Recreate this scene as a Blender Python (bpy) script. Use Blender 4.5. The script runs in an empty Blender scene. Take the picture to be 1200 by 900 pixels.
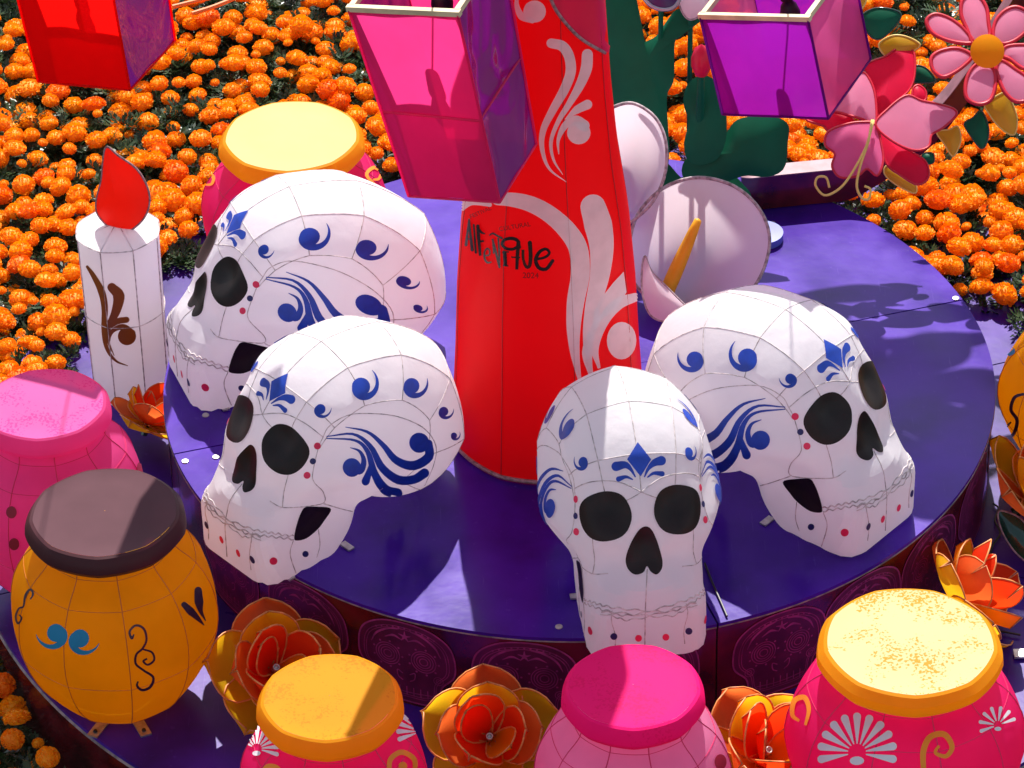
import bpy, math, random
import numpy as np
from mathutils import Vector, Matrix
from mathutils.bvhtree import BVHTree
from math import radians as rad, sin, cos, pi

random.seed(7); RNG = np.random.default_rng(7)
S = bpy.context.scene
COL = S.collection

# ------------------------------------------------------------------ camera
PITCH = rad(35.52); DIST = 12.938; ROLL = -.02313; FPX = 4500.0
CAM = np.array([-.2248, -.04305, 0]) + DIST*np.array([0, -cos(PITCH), sin(PITCH)])
CF = np.array([0, cos(PITCH), -sin(PITCH)]); _r = np.array([1, 0, 0.]); _u = np.cross(_r, CF)
CR = _r*cos(ROLL) + _u*sin(ROLL); CU = -_r*sin(ROLL) + _u*cos(ROLL)
cd = bpy.data.cameras.new('camera'); cam = bpy.data.objects.new('camera', cd); COL.objects.link(cam)
cam.matrix_world = Matrix(((CR[0], CU[0], -CF[0], CAM[0]), (CR[1], CU[1], -CF[1], CAM[1]),
                           (CR[2], CU[2], -CF[2], CAM[2]), (0, 0, 0, 1)))
cd.sensor_width = 36; cd.lens = 36*FPX/1200; cd.clip_start = .5; cd.clip_end = 300
S.camera = cam
# ------------------------------------------------------------------ light
SUN_EL = 51.0; SUN_AZ = 2.0          # azimuth the light comes FROM, degrees clockwise from +y
W = bpy.data.worlds.new('World'); S.world = W; W.use_nodes = True
wn = W.node_tree; sky = wn.nodes.new('ShaderNodeTexSky'); sky.sky_type = 'NISHITA'; sky.sun_disc = False
sky.sun_elevation = rad(SUN_EL); sky.sun_rotation = rad(SUN_AZ)
bg = wn.nodes['Background']; bg.inputs[1].default_value = .115
hs = wn.nodes.new('ShaderNodeHueSaturation'); hs.inputs['Saturation'].default_value = .55      # thin city haze: a paler blue
wn.links.new(sky.outputs[0], hs.inputs['Color']); wn.links.new(hs.outputs[0], bg.inputs[0])
sl = bpy.data.lights.new('sun', 'SUN'); sl.energy = 4.8; sl.angle = rad(.5); sl.color = (1, .96, .89)
so = bpy.data.objects.new('sun', sl); COL.objects.link(so)
_d = Vector((sin(rad(SUN_AZ))*cos(rad(SUN_EL)), cos(rad(SUN_AZ))*cos(rad(SUN_EL)), sin(rad(SUN_EL))))
so.rotation_euler = _d.to_track_quat('Z', 'Y').to_euler()
S.view_settings.view_transform = 'Standard'; S.view_settings.look = 'None'
S.view_settings.exposure = 0.64; S.view_settings.gamma = 1

# ------------------------------------------------------------------ helpers
def ray(x, y): return CF + ((x-600)/FPX)*CR - ((y-450)/FPX)*CU
def at(x, y, z):
    d = ray(x, y); return CAM + d*((z-CAM[2])/d[2])
def aty(x, y, Y):
    d = ray(x, y); return CAM + d*((Y-CAM[1])/d[1])
def mkmesh(name, V, F, mat=None, smooth=False, sharp=None):
    me = bpy.data.meshes.new(name)
    me.from_pydata([tuple(map(float, v)) for v in V], [], [tuple(int(i) for i in f) for f in F])
    me.validate()
    if smooth:
        me.polygons.foreach_set('use_smooth', [True]*len(me.polygons))
        if sharp: me.set_sharp_from_angle(angle=rad(sharp))
    if mat: me.materials.append(mat)
    me.update(); return me
def link(name, me, parent=None, loc=None):
    o = bpy.data.objects.new(name, me); COL.objects.link(o)
    if parent is not None: o.parent = parent
    if loc is not None: o.location = loc
    return o
def tag(o, label=None, cat=None, group=None, kind=None):
    for k, v in (('label', label), ('category', cat), ('group', group), ('kind', kind)):
        if v: o[k] = v
    return o
def thing(name, label, cat, loc=(0, 0, 0), rz=0, group=None, scale=1):
    o = link(name, None, None, tuple(map(float, loc))); o.rotation_euler.z = rz; o.scale = (scale,)*3
    return tag(o, label, cat, group)
class MB:
    def __init__(s): s.V = []; s.F = []
    def add(s, V, F):
        n = len(s.V); s.V += [tuple(v) for v in V]; s.F += [tuple(i+n for i in f) for f in F]
        return s
    def box(s, c, h, M=None):
        V = [np.array([x*h[0], y*h[1], z*h[2]]) for x in (-1, 1) for y in (-1, 1) for z in (-1, 1)]
        if M is not None: V = [M@v for v in V]
        V = [v+np.array(c) for v in V]
        return s.add(V, [(0, 1, 3, 2), (4, 6, 7, 5), (0, 4, 5, 1), (2, 3, 7, 6), (0, 2, 6, 4), (1, 5, 7, 3)])
    def tube(s, P, r, n=6, closed=False):
        P = np.array(P, float); m = len(P); rr = np.full(m, r) if np.isscalar(r) else np.array(r)
        if closed: T = np.roll(P, -1, 0)-np.roll(P, 1, 0)
        else: T = np.gradient(P, axis=0)
        T /= np.linalg.norm(T, axis=1)[:, None]+1e-12
        a = np.array([0, 0, 1.]) if abs(T[0][2]) < .9 else np.array([1., 0, 0]); V = []
        N = np.cross(T[0], a)
        for i in range(m):
            N = N-T[i]*(N@T[i]); N /= np.linalg.norm(N)+1e-12; B = np.cross(T[i], N)
            for k in range(n):
                t = 2*pi*k/n; V.append(P[i]+rr[i]*(cos(t)*N+sin(t)*B))
        F = []
        for i in range(m if closed else m-1):
            j = (i+1) % m
            for k in range(n): F.append((i*n+k, i*n+(k+1) % n, j*n+(k+1) % n, j*n+k))
        if not closed: F += [tuple(range(n))[::-1], tuple((m-1)*n+k for k in range(n))]
        return s.add(V, F)
    def lathe(s, prof, n=48, cap0=False, cap1=False, sq=None):
        V = []; m = len(prof)
        for (r, z) in prof:
            for k in range(n):
                t = 2*pi*k/n; q = 1 if sq is None else sq(t)
                V.append((r*q*cos(t), r*q*sin(t), z))
        F = [(i*n+k, i*n+(k+1) % n, (i+1)*n+(k+1) % n, (i+1)*n+k) for i in range(m-1) for k in range(n)]
        if cap0: F.append(tuple(range(n))[::-1])
        if cap1: F.append(tuple((m-1)*n+k for k in range(n)))
        return s.add(V, F)
    def build(s, name, mat, parent=None, smooth=False, sharp=None):
        return link(name, mkmesh(name, s.V, s.F, mat, smooth, sharp), parent)
def spline(P, n=24):
    P = np.array(P, float); m = len(P)
    if m < 3: return np.array([P[0]+(P[-1]-P[0])*t for t in np.linspace(0, 1, n)])
    Q = np.vstack([2*P[0]-P[1], P, 2*P[-1]-P[-2]]); out = []
    for t in np.linspace(0, m-1-1e-9, n):
        i = int(t); f = t-i; a, b, c, d = Q[i], Q[i+1], Q[i+2], Q[i+3]
        out.append(.5*((2*b)+(c-a)*f+(2*a-5*b+4*c-d)*f*f+(3*b-a-3*c+d)*f**3))
    return np.array(out)
def closedspline(P, n=48):
    P = np.array(P, float); m = len(P); out = []
    for t in np.linspace(0, m, n, endpoint=False):
        i = int(t); f = t-i; a, b, c, d = P[i-1], P[i], P[(i+1) % m], P[(i+2) % m]
        out.append(.5*((2*b)+(c-a)*f+(2*a-5*b+4*c-d)*f*f+(3*b-a-3*c+d)*f**3))
    return np.array(out)

# flat shapes, in a 2-D drawing plane -> (V2, F)
def strip(P, Wd, n=26, cols=4):
    """stroke along P whose width follows Wd (control values), rounded where it ends wide"""
    C = spline(P, n); w = np.interp(np.linspace(0, 1, n), np.linspace(0, 1, len(Wd)), Wd)
    T = np.gradient(C, axis=0); L = np.linalg.norm(T, axis=1)[:, None]+1e-9; T = T/L; N = np.stack([-T[:, 1], T[:, 0]], 1)
    V = []; F = []
    for i in range(n):
        for k in range(cols+1): V.append(C[i]+N[i]*w[i]*(k/cols-.5))
    for i in range(n-1):
        for k in range(cols): a = i*(cols+1)+k; F.append((a, a+1, a+cols+2, a+cols+1))
    for e, sg in ((0, -1), (n-1, 1)):
        if w[e] > 1.2*min(w):
            b = len(V); m = 5
            for j in range(1, m+1):
                th = j/m*pi/2
                for k in range(cols+1): V.append(C[e]+sg*T[e]*w[e]/2*sin(th)+N[e]*w[e]*(k/cols-.5)*cos(th)*1.0)
            prev = e*(cols+1)
            for j in range(m):
                cur = b+j*(cols+1)
                for k in range(cols):
                    f = (prev+k, prev+k+1, cur+k+1, cur+k); F.append(f if sg > 0 else f[::-1])
                prev = cur
    return np.array(V), F
def disc(c, r, r2=None, rot=0, n=24, rings=3):
    r2 = r2 or r; V = [np.array(c, float)]; F = []
    for j in range(1, rings+1):
        for k in range(n):
            t = 2*pi*k/n; x, y = r*cos(t)*j/rings, r2*sin(t)*j/rings
            V.append(np.array(c)+np.array([x*cos(rot)-y*sin(rot), x*sin(rot)+y*cos(rot)]))
    for k in range(n): F.append((0, 1+k, 1+(k+1) % n))
    for j in range(rings-1):
        for k in range(n): a = 1+j*n; F.append((a+k, a+n+k, a+n+(k+1) % n, a+(k+1) % n))
    return np.array(V), F
def blob(P, n=44, rings=8):
    """closed outline filled from its centre"""
    B = closedspline(P, n); c = B.mean(0); V = [c]; F = []
    for j in range(1, rings+1): V += list(c+(B-c)*j/rings)
    for k in range(n): F.append((0, 1+k, 1+(k+1) % n))
    for j in range(rings-1):
        for k in range(n): a = 1+j*n; F.append((a+k, a+n+k, a+n+(k+1) % n, a+(k+1) % n))
    return np.array(V), F
def merge(*sh):
    V = []; F = []; n = 0
    for v, f in sh: V += list(v); F += [tuple(i+n for i in q) for q in f]; n += len(v)
    return np.array(V), F
class Layers(list): pass       # shapes laid one over the other, each a hair proud of the one before
def poly(P, n=6):
    """closed outline with straight sides"""
    P = np.array(P, float); Q = []
    for i in range(len(P)):
        for k in range(n): Q.append(P[i]+(P[(i+1) % len(P)]-P[i])*k/n)
    B = np.array(Q); c = B.mean(0); V = [c]; F = []; m = len(B); R = 5
    for j in range(1, R+1): V += list(c+(B-c)*j/R)
    for k in range(m): F.append((0, 1+k, 1+(k+1) % m))
    for j in range(R-1):
        for k in range(m): a = 1+j*m; F.append((a+k, a+m+k, a+m+(k+1) % m, a+(k+1) % m))
    return np.array(V), F
def swirl(c, s, rot=0, d=1, tail=1.0):
    """round head with a thin tail that curls round it; rot degrees, d = +1/-1 handedness"""
    th0 = rad(rot); P = []; w = []
    for t in np.linspace(0, 1, 16):
        a = th0+d*(t*tail*1.15*pi); r = s*(.24+.86*t)
        P.append((c[0]+r*cos(a), c[1]+r*sin(a))); w.append(s*.56*(1-t)**.8+s*.02)
    return Layers([disc(c, s*.5, n=20, rings=2), strip(P, w, 26, 3)])

# ------------------------------------------------------------------ materials
def nodes(m): m.use_nodes = True; return m.node_tree.nodes, m.node_tree.links
def col4(c): return (c[0], c[1], c[2], 1)
def mat(name, c, rough=.6, var=.08, scale=8., metal=0., coat=0., bump=0., bscale=60., spec=.5, c2=None, trans=0., tcol=None, alpha=None):
    """principled (+ translucent share for cloth) with a soft noise in the colour and fine relief"""
    m = bpy.data.materials.new(name); N, L = nodes(m); p = N['Principled BSDF']; out = N['Material Output']
    tc = N.new('ShaderNodeTexCoord'); no = N.new('ShaderNodeTexNoise'); no.inputs['Scale'].default_value = scale
    no.inputs['Detail'].default_value = 6; L.new(tc.outputs['Object'], no.inputs['Vector'])
    mx = N.new('ShaderNodeMix'); mx.data_type = 'RGBA'
    c2 = c2 or tuple(max(0, v*(1-var*2)) for v in c)
    mx.inputs['A'].default_value = col4(c2); mx.inputs['B'].default_value = col4(c)
    rp = N.new('ShaderNodeMapRange'); rp.inputs['From Min'].default_value = .35; rp.inputs['From Max'].default_value = .6
    L.new(no.outputs['Fac'], rp.inputs['Value']); L.new(rp.outputs[0], mx.inputs['Factor'])
    L.new(mx.outputs['Result'], p.inputs['Base Color'])
    p.inputs['Roughness'].default_value = rough; p.inputs['Metallic'].default_value = metal
    p.inputs['Coat Weight'].default_value = coat; p.inputs['Specular IOR Level'].default_value = spec
    if bump:
        n2 = N.new('ShaderNodeTexNoise'); n2.inputs['Scale'].default_value = bscale; n2.inputs['Detail'].default_value = 4
        L.new(tc.outputs['Object'], n2.inputs['Vector'])
        b = N.new('ShaderNodeBump'); b.inputs['Strength'].default_value = bump; b.inputs['Distance'].default_value = .01
        L.new(n2.outputs['Fac'], b.inputs['Height']); L.new(b.outputs['Normal'], p.inputs['Normal'])
    if trans:
        tr = N.new('ShaderNodeBsdfTranslucent')
        if tcol: tr.inputs['Color'].default_value = col4(tcol)
        else: L.new(mx.outputs['Result'], tr.inputs['Color'])
        ms = N.new('ShaderNodeMixShader'); ms.inputs[0].default_value = trans
        L.new(p.outputs[0], ms.inputs[1]); L.new(tr.outputs[0], ms.inputs[2]); L.new(ms.outputs[0], out.inputs['Surface'])
    if alpha is not None: p.inputs['Alpha'].default_value = alpha
    return m
M = {}
M['white'] = mat('white_cloth', (.90, .87, .90), .55, .03, 5, trans=.50, tcol=(.99, .93, .96), bump=.6, bscale=11)
M['wire'] = mat('seam_wire', (.74, .63, .63), .7, .3, 45)
M['blue'] = mat('blue_print', (.006, .05, .43), .5, .1, 30, trans=.08)
M['pinkdot'] = mat('pink_dot', (.85, .02, .10), .5)
M['navydot'] = mat('navy_dot', (.01, .015, .12), .5)
M['black'] = mat('black_brown_vinyl', (.014, .006, .006), .45, .3, 12, spec=.3, bump=.15, bscale=20)
M['steel'] = mat('galvanised_steel', (.6, .6, .58), .38, .15, 40, metal=.8)
# ------------------------------------------------------------------ ray-projected prints
def bvh_of(V, F): return BVHTree.FromPolygons([tuple(map(float, v)) for v in V], [tuple(map(int, f)) for f in F])
def project(shape, origin_dir, bvh, off=.003):
    """lay a flat drawing on a surface: origin_dir(x, y) -> (origin, direction)"""
    if isinstance(shape, Layers):
        Vo = []; Fo = []
        for k, sh in enumerate(shape):
            v, f = project(sh, origin_dir, bvh, off+k*.0005); n = len(Vo); Vo += v; Fo += [tuple(i+n for i in q) for q in f]
        return Vo, Fo
    V2, F = shape; V3 = []; ok = []
    for v in V2:
        o, d = origin_dir(v[0], v[1]); h = bvh.ray_cast(Vector(o), Vector(d))
        if h[0] is None: V3.append((0, 0, 0)); ok.append(False)
        else:
            n = h[1]
            if n.dot(Vector(d)) > 0: n = -n
            V3.append(tuple(h[0]+n*off)); ok.append(True)
    use = sorted({i for f in F if all(ok[i] for i in f) for i in f}); mp = {u: i for i, u in enumerate(use)}
    return [V3[i] for i in use], [tuple(mp[i] for i in f) for f in F if all(ok[i] for i in f)]
def world_od(Minv=None):
    def f(x, y):
        o = Vector(CAM); d = Vector(ray(x, y))
        if Minv is not None: o = Minv@o; d = (Minv.to_3x3()@d)
        return o, d.normalized()
    return f
def crop(ox, oy, s): return lambda P: [(ox+p[0]/s, oy+p[1]/s) for p in P]

# ------------------------------------------------------------------ skulls
SK = [  # origin x, y, yaw, scale
    (0, 0, 0, 1)]*4
def skull_origin(px, py, yaw, sc):
    """skull placed so that the foot of its chin stands at this spot of the platform"""
    p = at(px, py, 0); y = rad(yaw); k = .40*sc
    return (p[0]-k*sin(y), p[1]+k*cos(y), 0.0)
SKP = dict(a=(222, 451.7, -69.6, 1.007), b=(279.9, 660, -48.9, .974), c=(759.4, 766, 6.5, .9815), d=(1030.2, 625.1, 48.8, 1.004))
def smin(a, b, k):
    h = np.clip(.5+.5*(b-a)/k, 0, 1); return b*(1-h)+a*h-k*h*(1-h)
def smax(a, b, k): return -smin(-a, -b, k)
def sd_ell(p, c, r):
    q = (p-np.array(c)); r = np.array(r); k0 = np.linalg.norm(q/r, axis=-1); k1 = np.linalg.norm(q/r**2, axis=-1)
    return k0*(k0-1)/(k1+1e-9)
def sd_box(p, c, h, r):
    q = np.abs(p-np.array(c))-(np.array(h)-r)
    return np.linalg.norm(np.maximum(q, 0), axis=-1)+np.minimum(q.max(-1), 0)-r
def skull_sdf(p):
    p = p.copy(); p[..., 0] = np.abs(p[..., 0])
    c_, s_ = cos(.3991), sin(.3991); r = p.copy(); y = p[..., 1]-.1246; z = p[..., 2]-.4001
    r[..., 1] = y*c_-z*s_; r[..., 2] = y*s_+z*c_                       # the brain case slopes down to the back
    d = sd_ell(r, (0, 0, 0), (.2694, .3849, .2771))
    d = smin(d, sd_ell(p, (0, .2604, .2256), (.2392, .2662, .2302)), .06)
    d = smin(d, sd_ell(p, (0, -.0289, .3307), (.2844, .3025, .2173)), .06)
    q = p.copy(); q[..., 1] -= .4349*np.clip(p[..., 2]-.2, 0, .6)      # the face leans back towards the brow
    d = smin(d, sd_box(q, (0, -.2236, .3626), (.1844, .1659, .2061), .09), .06)
    jw = smax(sd_box(p, (0, -.2250, .095), (.189, .2085, .14), .075), ((p[..., 1]+.115)-.95*p[..., 2])*.72, .06)   # the jaw slopes up behind the chin
    d = smin(d, jw, .035)
    d = smin(d, sd_ell(p, (0, -.27, .235), (.18, .145, .085)), .04)
    d = smin(d, sd_ell(q, (.1846, -.19, .36), (.0534, .13, .06)), .05)
    d = smin(d, sd_ell(q, (0, -.36, .46), (.035, .05, .10)), .04)
    d = smin(d, sd_ell(q, (.10, -.255, .585), (.12, .07, .04)), .08)
    d = smax(d, -sd_ell(q, (.113, -.455, .49), (.08, .085, .08)), .03)
    d = smax(d, -sd_ell(q, (0, -.46, .375), (.05, .06, .07)), .03)
    d = smax(d, -sd_ell(p, (.29, -.19, .235), (.085, .12, .07)), .08)
    d = smax(d, -sd_ell(q, (.115, -.43, .32), (.05, .05, .05)), .04)
    return smax(d, .002-p[..., 2], .012)
C0 = np.array([0, -.04, .34])
def skull_grid():
    A = np.radians(np.arange(0, 360, 2.5)); B = np.radians(np.arange(-85, 85.1, 2.5))
    a, b = np.meshgrid(A, B, indexing='ij')
    D = np.stack([np.sin(b), -np.cos(b)*np.cos(a), np.cos(b)*np.sin(a)], -1)
    T = np.linspace(.05, .8, 76); lo = np.full(a.shape, .05)
    for t in T:
        ins = skull_sdf(C0+D*t) < 0; lo = np.where(ins, t, lo)
    hi = lo+.0101
    for _ in range(12):
        mid = (lo+hi)/2; ins = skull_sdf(C0+D*mid[..., None]) < 0
        lo = np.where(ins, mid, lo); hi = np.where(ins, hi, mid)
    return C0+D*lo[..., None]
AL = [40, 62.5, 95, 130, 165, 197.5, 225]; BL = [-85, -67.5, -45, -22.5, 0, 22.5, 45, 67.5, 85]
def facet(P):
    nA, nB = P.shape[:2]; ai = [int(round(v/2.5)) for v in AL]; bi = [int(round((v+85)/2.5)) for v in BL]
    Q = P.copy()
    for x in range(len(ai)-1):
        i0, i1 = ai[x], ai[x+1]
        for y in range(len(bi)-1):
            j0, j1 = bi[y], bi[y+1]
            for i in range(i0, i1+1):
                s = (i-i0)/(i1-i0)
                for j in range(j0, j1+1):
                    t = (j-j0)/(j1-j0)
                    c = (P[i0, j0]*(1-s)+P[i1, j0]*s)*(1-t)+(P[i0, j1]*(1-s)+P[i1, j1]*s)*t
                    w = .42
                    if x == 0: w *= s
                    if x == len(ai)-2: w *= 1-s
                    if abs(BL[y]+BL[y+1])/2 > 70: w = 0
                    elif abs(BL[y]+BL[y+1])/2 > 50: w *= (1-t) if BL[y] > 0 else t
                    Q[i, j] = P[i, j]*(1-w)+c*w
    return Q
def build_skull():
    P = facet(skull_grid()); nA, nB = P.shape[:2]
    V = list(P.reshape(-1, 3)); F = []
    for i in range(nA):
        for j in range(nB-1):
            a = i*nB+j; b = ((i+1) % nA)*nB+j; F.append((a, b, b+1, a+1))
    F.append(tuple(i*nB for i in range(nA))[::-1]); F.append(tuple(i*nB+nB-1 for i in range(nA)))
    out = {'shell': (V, F)}
    bv = bvh_of(V, F); Pn = P
    # wires of the cranium
    wires = []
    ai = [int(round(v/2.5)) for v in AL]; bi = [int(round((v+85)/2.5)) for v in BL]
    for j in bi[1:-1]:
        if abs(j-34) <= 9*2+1: wires.append([Pn[i, j] for i in range(ai[0], ai[-1]+1)])
    for i in ai[1:]: wires.append([Pn[i, j] for j in range(bi[2 if i > ai[0] else 3], bi[-3 if i > ai[0] else -4]+1)])
    out['wires'] = wires
    return out, bv
def skull_matrix(k):
    px, py, yaw, sc = SKP[k]; o = skull_origin(px, py, yaw, sc)
    return Matrix.Translation(o)@Matrix.Rotation(rad(yaw), 4, 'Z')@Matrix.Scale(sc, 4)
def mirror(g): return [(-v[0], v[1], v[2]) for v in g[0]], [f[::-1] for f in g[1]]
geo, SKB = build_skull()
side = world_od(skull_matrix('b').inverted()); front = world_od(skull_matrix('c').inverted())
c5 = crop(210, 360, 2.7286); c6 = crop(600, 410, 2.431)
def ps(sh, w=side, off=.003): return project(sh, w, SKB, off)
k5 = 1/2.7286; k6 = 1/2.431
def st5(P, W_): return strip(c5(P), [v*k5 for v in W_])
def st6(P, W_): return strip(c6(P), [v*k6 for v in W_])
def d5(x, y, r): return disc(c5([(x, y)])[0], r*k5)
orn = Layers([st5([(530, 382), (600, 398), (650, 440), (690, 487), (745, 505), (795, 478), (795, 435)], [2, 9, 16, 24, 30, 30, 26]), d5(765, 432, 32),
            st5([(470, 412), (555, 405), (610, 445), (645, 510), (695, 548), (748, 548), (782, 528)], [3, 8, 16, 24, 28, 28, 30]),
            st5([(470, 418), (560, 425), (600, 460), (622, 530), (655, 578), (696, 592)], [3, 8, 15, 24, 30, 34]),
            st5([(545, 448), (575, 460), (588, 490), (578, 520), (555, 515)], [2, 9, 16, 22, 30]), d5(550, 511, 29),
            st5([(606, 500), (603, 525), (594, 552)], [4, 18, 26])])
def sw5(x, y, s, rot, d, tail=1.): return swirl(c5([(x, y)])[0], s*k5, rot, d, tail)
SWR = [sw5(580, 255, 58, 150, -1), sw5(452, 326, 32, 200, -1), sw5(741, 252, 50, 160, -1, .9), sw5(843, 333, 30, 170, -1, .9), sw5(876, 410, 20, 150, -1, .9)]
# sockets, nose, jaw opening
eyeL = blob(c6([(215, 420), (265, 402), (312, 412), (338, 450), (340, 490), (315, 530), (265, 545), (225, 535), (200, 500), (194, 450)]))
nose = blob(c6([(365, 508), (390, 504), (410, 535), (426, 590), (426, 622), (412, 640), (395, 632), (384, 616), (374, 634), (350, 640), (330, 622), (325, 590), (340, 545)]), 60)
jawo = blob(c5([(402, 638), (440, 636), (484, 643), (462, 682), (440, 710), (405, 738), (372, 745), (366, 732), (375, 690), (388, 655)]))
fl = Layers([poly(c6([(358, 264), (396, 312), (366, 361), (328, 312)])),
           st6([(352, 363), (338, 340), (322, 328), (297, 332)], [3, 10, 20, 27]), st6([(376, 363), (388, 338), (405, 322), (424, 316)], [3, 10, 20, 27]),
           st6([(345, 370), (325, 362), (304, 368)], [3, 9, 15]), st6([(384, 364), (402, 352), (426, 353)], [3, 9, 15])])
GS = {}
GS['shell'] = mkmesh('shell', *geo['shell'], M['white'], True, 11)
w = MB()
for P in geo['wires']: w.tube(P, .0018, 4)
def traced(P, wd, pr_, n=30, r=.0018, mir=True, wav=0, fr=0):
    C = spline((c5 if pr_ is side else c6)(P), n); Q = []
    for t, c in zip(np.linspace(0, 1, n), C):
        o, d = pr_(c[0], c[1]+wav*sin(t*fr)); h = SKB.ray_cast(Vector(o), Vector(d))
        if h[0] is not None: Q.append(np.array(h[0]))
    if len(Q) > 2:
        wd.tube(Q, r, 4)
        if mir: wd.tube([q*np.array([-1, 1, 1]) for q in Q], r, 4)
for P in ([(235, 345), (330, 340), (400, 370), (460, 415)], [(460, 415), (480, 380), (540, 345), (620, 340), (700, 350), (780, 385), (820, 440), (815, 500), (785, 570)],
          [(460, 415), (445, 450), (427, 530), (432, 560), (460, 590), (462, 625), (400, 638)], [(400, 638), (330, 640), (290, 620)], [(350, 530), (335, 590), (330, 640)],
          [(462, 628), (540, 650), (600, 657), (700, 635), (775, 600)], [(235, 720), (225, 790), (230, 840)],
          [(365, 745), (355, 790), (375, 855)], [(445, 710), (450, 760), (440, 800)]): traced(P, w, side)
traced([(75, 600), (120, 660), (230, 708), (300, 722), (366, 732)], w, side, 60, .0025, True, 1.2, 75)
traced([(75, 612), (120, 675), (230, 722), (300, 734), (366, 742)], w, side, 60, .0022, True, 1.2, 66)
traced([(385, 625), (380, 740), (378, 860)], w, front, 20, .002, False)
GS['wires'] = mkmesh('wire_seam', w.V, w.F, M['wire'], True)
def gm(name, g, m): return mkmesh(name, g[0], g[1], M[m], True)
g = ps(orn); GS['orn1'] = gm('swirl_ornament', g, 'blue'); GS['orn0'] = gm('swirl_ornament', mirror(g), 'blue')
swm = []
for q in SWR:
    g = ps(q); swm += [gm('swirl_print', g, 'blue'), gm('swirl_print', mirror(g), 'blue')]
g = ps(eyeL, front); GS['eye0'] = gm('eye_socket', g, 'black'); GS['eye1'] = gm('eye_socket', mirror(g), 'black')
g = ps(jawo); GS['jaw1'] = gm('jaw_opening', g, 'black'); GS['jaw0'] = gm('jaw_opening', mirror(g), 'black')
GS['nose'] = gm('nose_opening', ps(nose, front), 'black')
GS['fleur'] = gm('forehead_emblem', ps(fl, front), 'blue')
dots = []
for (x, y, r, m_) in [(441, 443, 11, 'pinkdot'), (427, 492, 10, 'navydot'), (409, 537, 11, 'pinkdot'),
                   (301, 810, 12, 'pinkdot'), (402, 788, 10, 'navydot')]:
    g = ps(d5(x, y, r))
    dots += [gm('dot', g, m_), gm('dot', mirror(g), m_)]
for (x, y, m_) in [(290, 815, 'navydot'), (360, 820, 'pinkdot'), (438, 817, 'pinkdot'), (503, 800, 'navydot')]:
    g = ps(disc(c6([(x, y)])[0], 4), front); dots.append(gm('dot', g, m_))
def place_skull(key, label):
    px, py, yaw, sc = SKP[key]
    t = thing('skull_lantern', label, 'skull lantern', skull_origin(px, py, yaw, sc), rad(yaw), 'white skull lanterns on the round purple platform', sc)
    sh = link('skull_shell', GS['shell'], t); link('wire_seams', GS['wires'], t)
    for n, k in (('eye_socket', 'eye0'), ('eye_socket', 'eye1'), ('nose_opening', 'nose'), ('jaw_opening', 'jaw0'), ('jaw_opening', 'jaw1'), ('forehead_emblem', 'fleur'),
                 ('side_ornament', 'orn0'), ('side_ornament', 'orn1')):
        link(n, GS[k], t)
    for d in dots: link('dot', d, t)
    for d in swm: link('swirl_print', d, t)
    for x, y in ((-.165, -.09), (.165, -.09), (.155, -.33)):
        b = MB(); b.box((x*1.08, y, .006), (.024, .012, .003)); b.build('steel_foot', M['steel'], t)
    return t
place_skull('a', 'white skull lantern facing left, in front of the pot with the yellow lid')
place_skull('b', 'white skull lantern facing left between the orange pot and the red tower')
place_skull('c', 'white skull lantern looking straight at the viewer, behind the hot pink lidded pot')
place_skull('d', 'white skull lantern facing right beside the open white calla lily')
#==REST
# ------------------------------------------------------------------ round stage
def paint(name, c, c2, rough):
    m = mat(name, c, rough, .1, 3.2, coat=0, bump=.12, bscale=7, c2=c2, spec=.2); N, L = nodes(m); p = N['Principled BSDF']
    tc = N['Texture Coordinate']; mp = N.new('ShaderNodeMapping'); mp.inputs['Scale'].default_value = (60, 3, 1); mp.inputs['Rotation'].default_value = (0, 0, .5)
    n1 = N.new('ShaderNodeTexNoise'); n1.inputs['Scale'].default_value = 2; n1.inputs['Detail'].default_value = 8
    L.new(tc.outputs['Object'], mp.inputs[0]); L.new(mp.outputs[0], n1.inputs['Vector'])
    sp = N.new('ShaderNodeTexNoise'); sp.inputs['Scale'].default_value = 38; sp.inputs['Detail'].default_value = 5; L.new(tc.outputs['Object'], sp.inputs['Vector'])
    mr = N.new('ShaderNodeMapRange'); mr.inputs['From Min'].default_value = .66; mr.inputs['From Max'].default_value = .72; L.new(n1.outputs['Fac'], mr.inputs['Value'])
    mr2 = N.new('ShaderNodeMapRange'); mr2.inputs['From Min'].default_value = .65; mr2.inputs['From Max'].default_value = .76; L.new(sp.outputs['Fac'], mr2.inputs['Value'])
    ad = N.new('ShaderNodeMath'); ad.operation = 'MAXIMUM'; L.new(mr.outputs[0], ad.inputs[0]); L.new(mr2.outputs[0], ad.inputs[1])
    ml = N.new('ShaderNodeMath'); ml.operation = 'MULTIPLY'; ml.inputs[1].default_value = .25; L.new(ad.outputs[0], ml.inputs[0])
    mx = N.new('ShaderNodeMix'); mx.data_type = 'RGBA'; mx.inputs['B'].default_value = (.15, .07, .48, 1)
    L.new(N['Mix'].outputs['Result'], mx.inputs['A']); L.new(ml.outputs[0], mx.inputs['Factor']); L.new(mx.outputs['Result'], p.inputs['Base Color'])
    rr = N.new('ShaderNodeMapRange'); rr.inputs['To Min'].default_value = rough-.07; rr.inputs['To Max'].default_value = rough+.10; L.new(N['Noise Texture'].outputs['Fac'], rr.inputs['Value'])
    L.new(rr.outputs[0], p.inputs['Roughness']); return m
M['deck'] = paint('purple_paint', (.062, .010, .33), (.034, .006, .20), .20)
M['deck2'] = paint('purple_paint_dull', (.064, .014, .28), (.026, .006, .13), .30)
M['maroon'] = mat('maroon_vinyl', (.12, .008, .014), .22, .35, 6, coat=.4, bump=.3, bscale=5)
M['printpatch'] = mat('magenta_print', (.11, .010, .06), .35, .2, 10)
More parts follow.
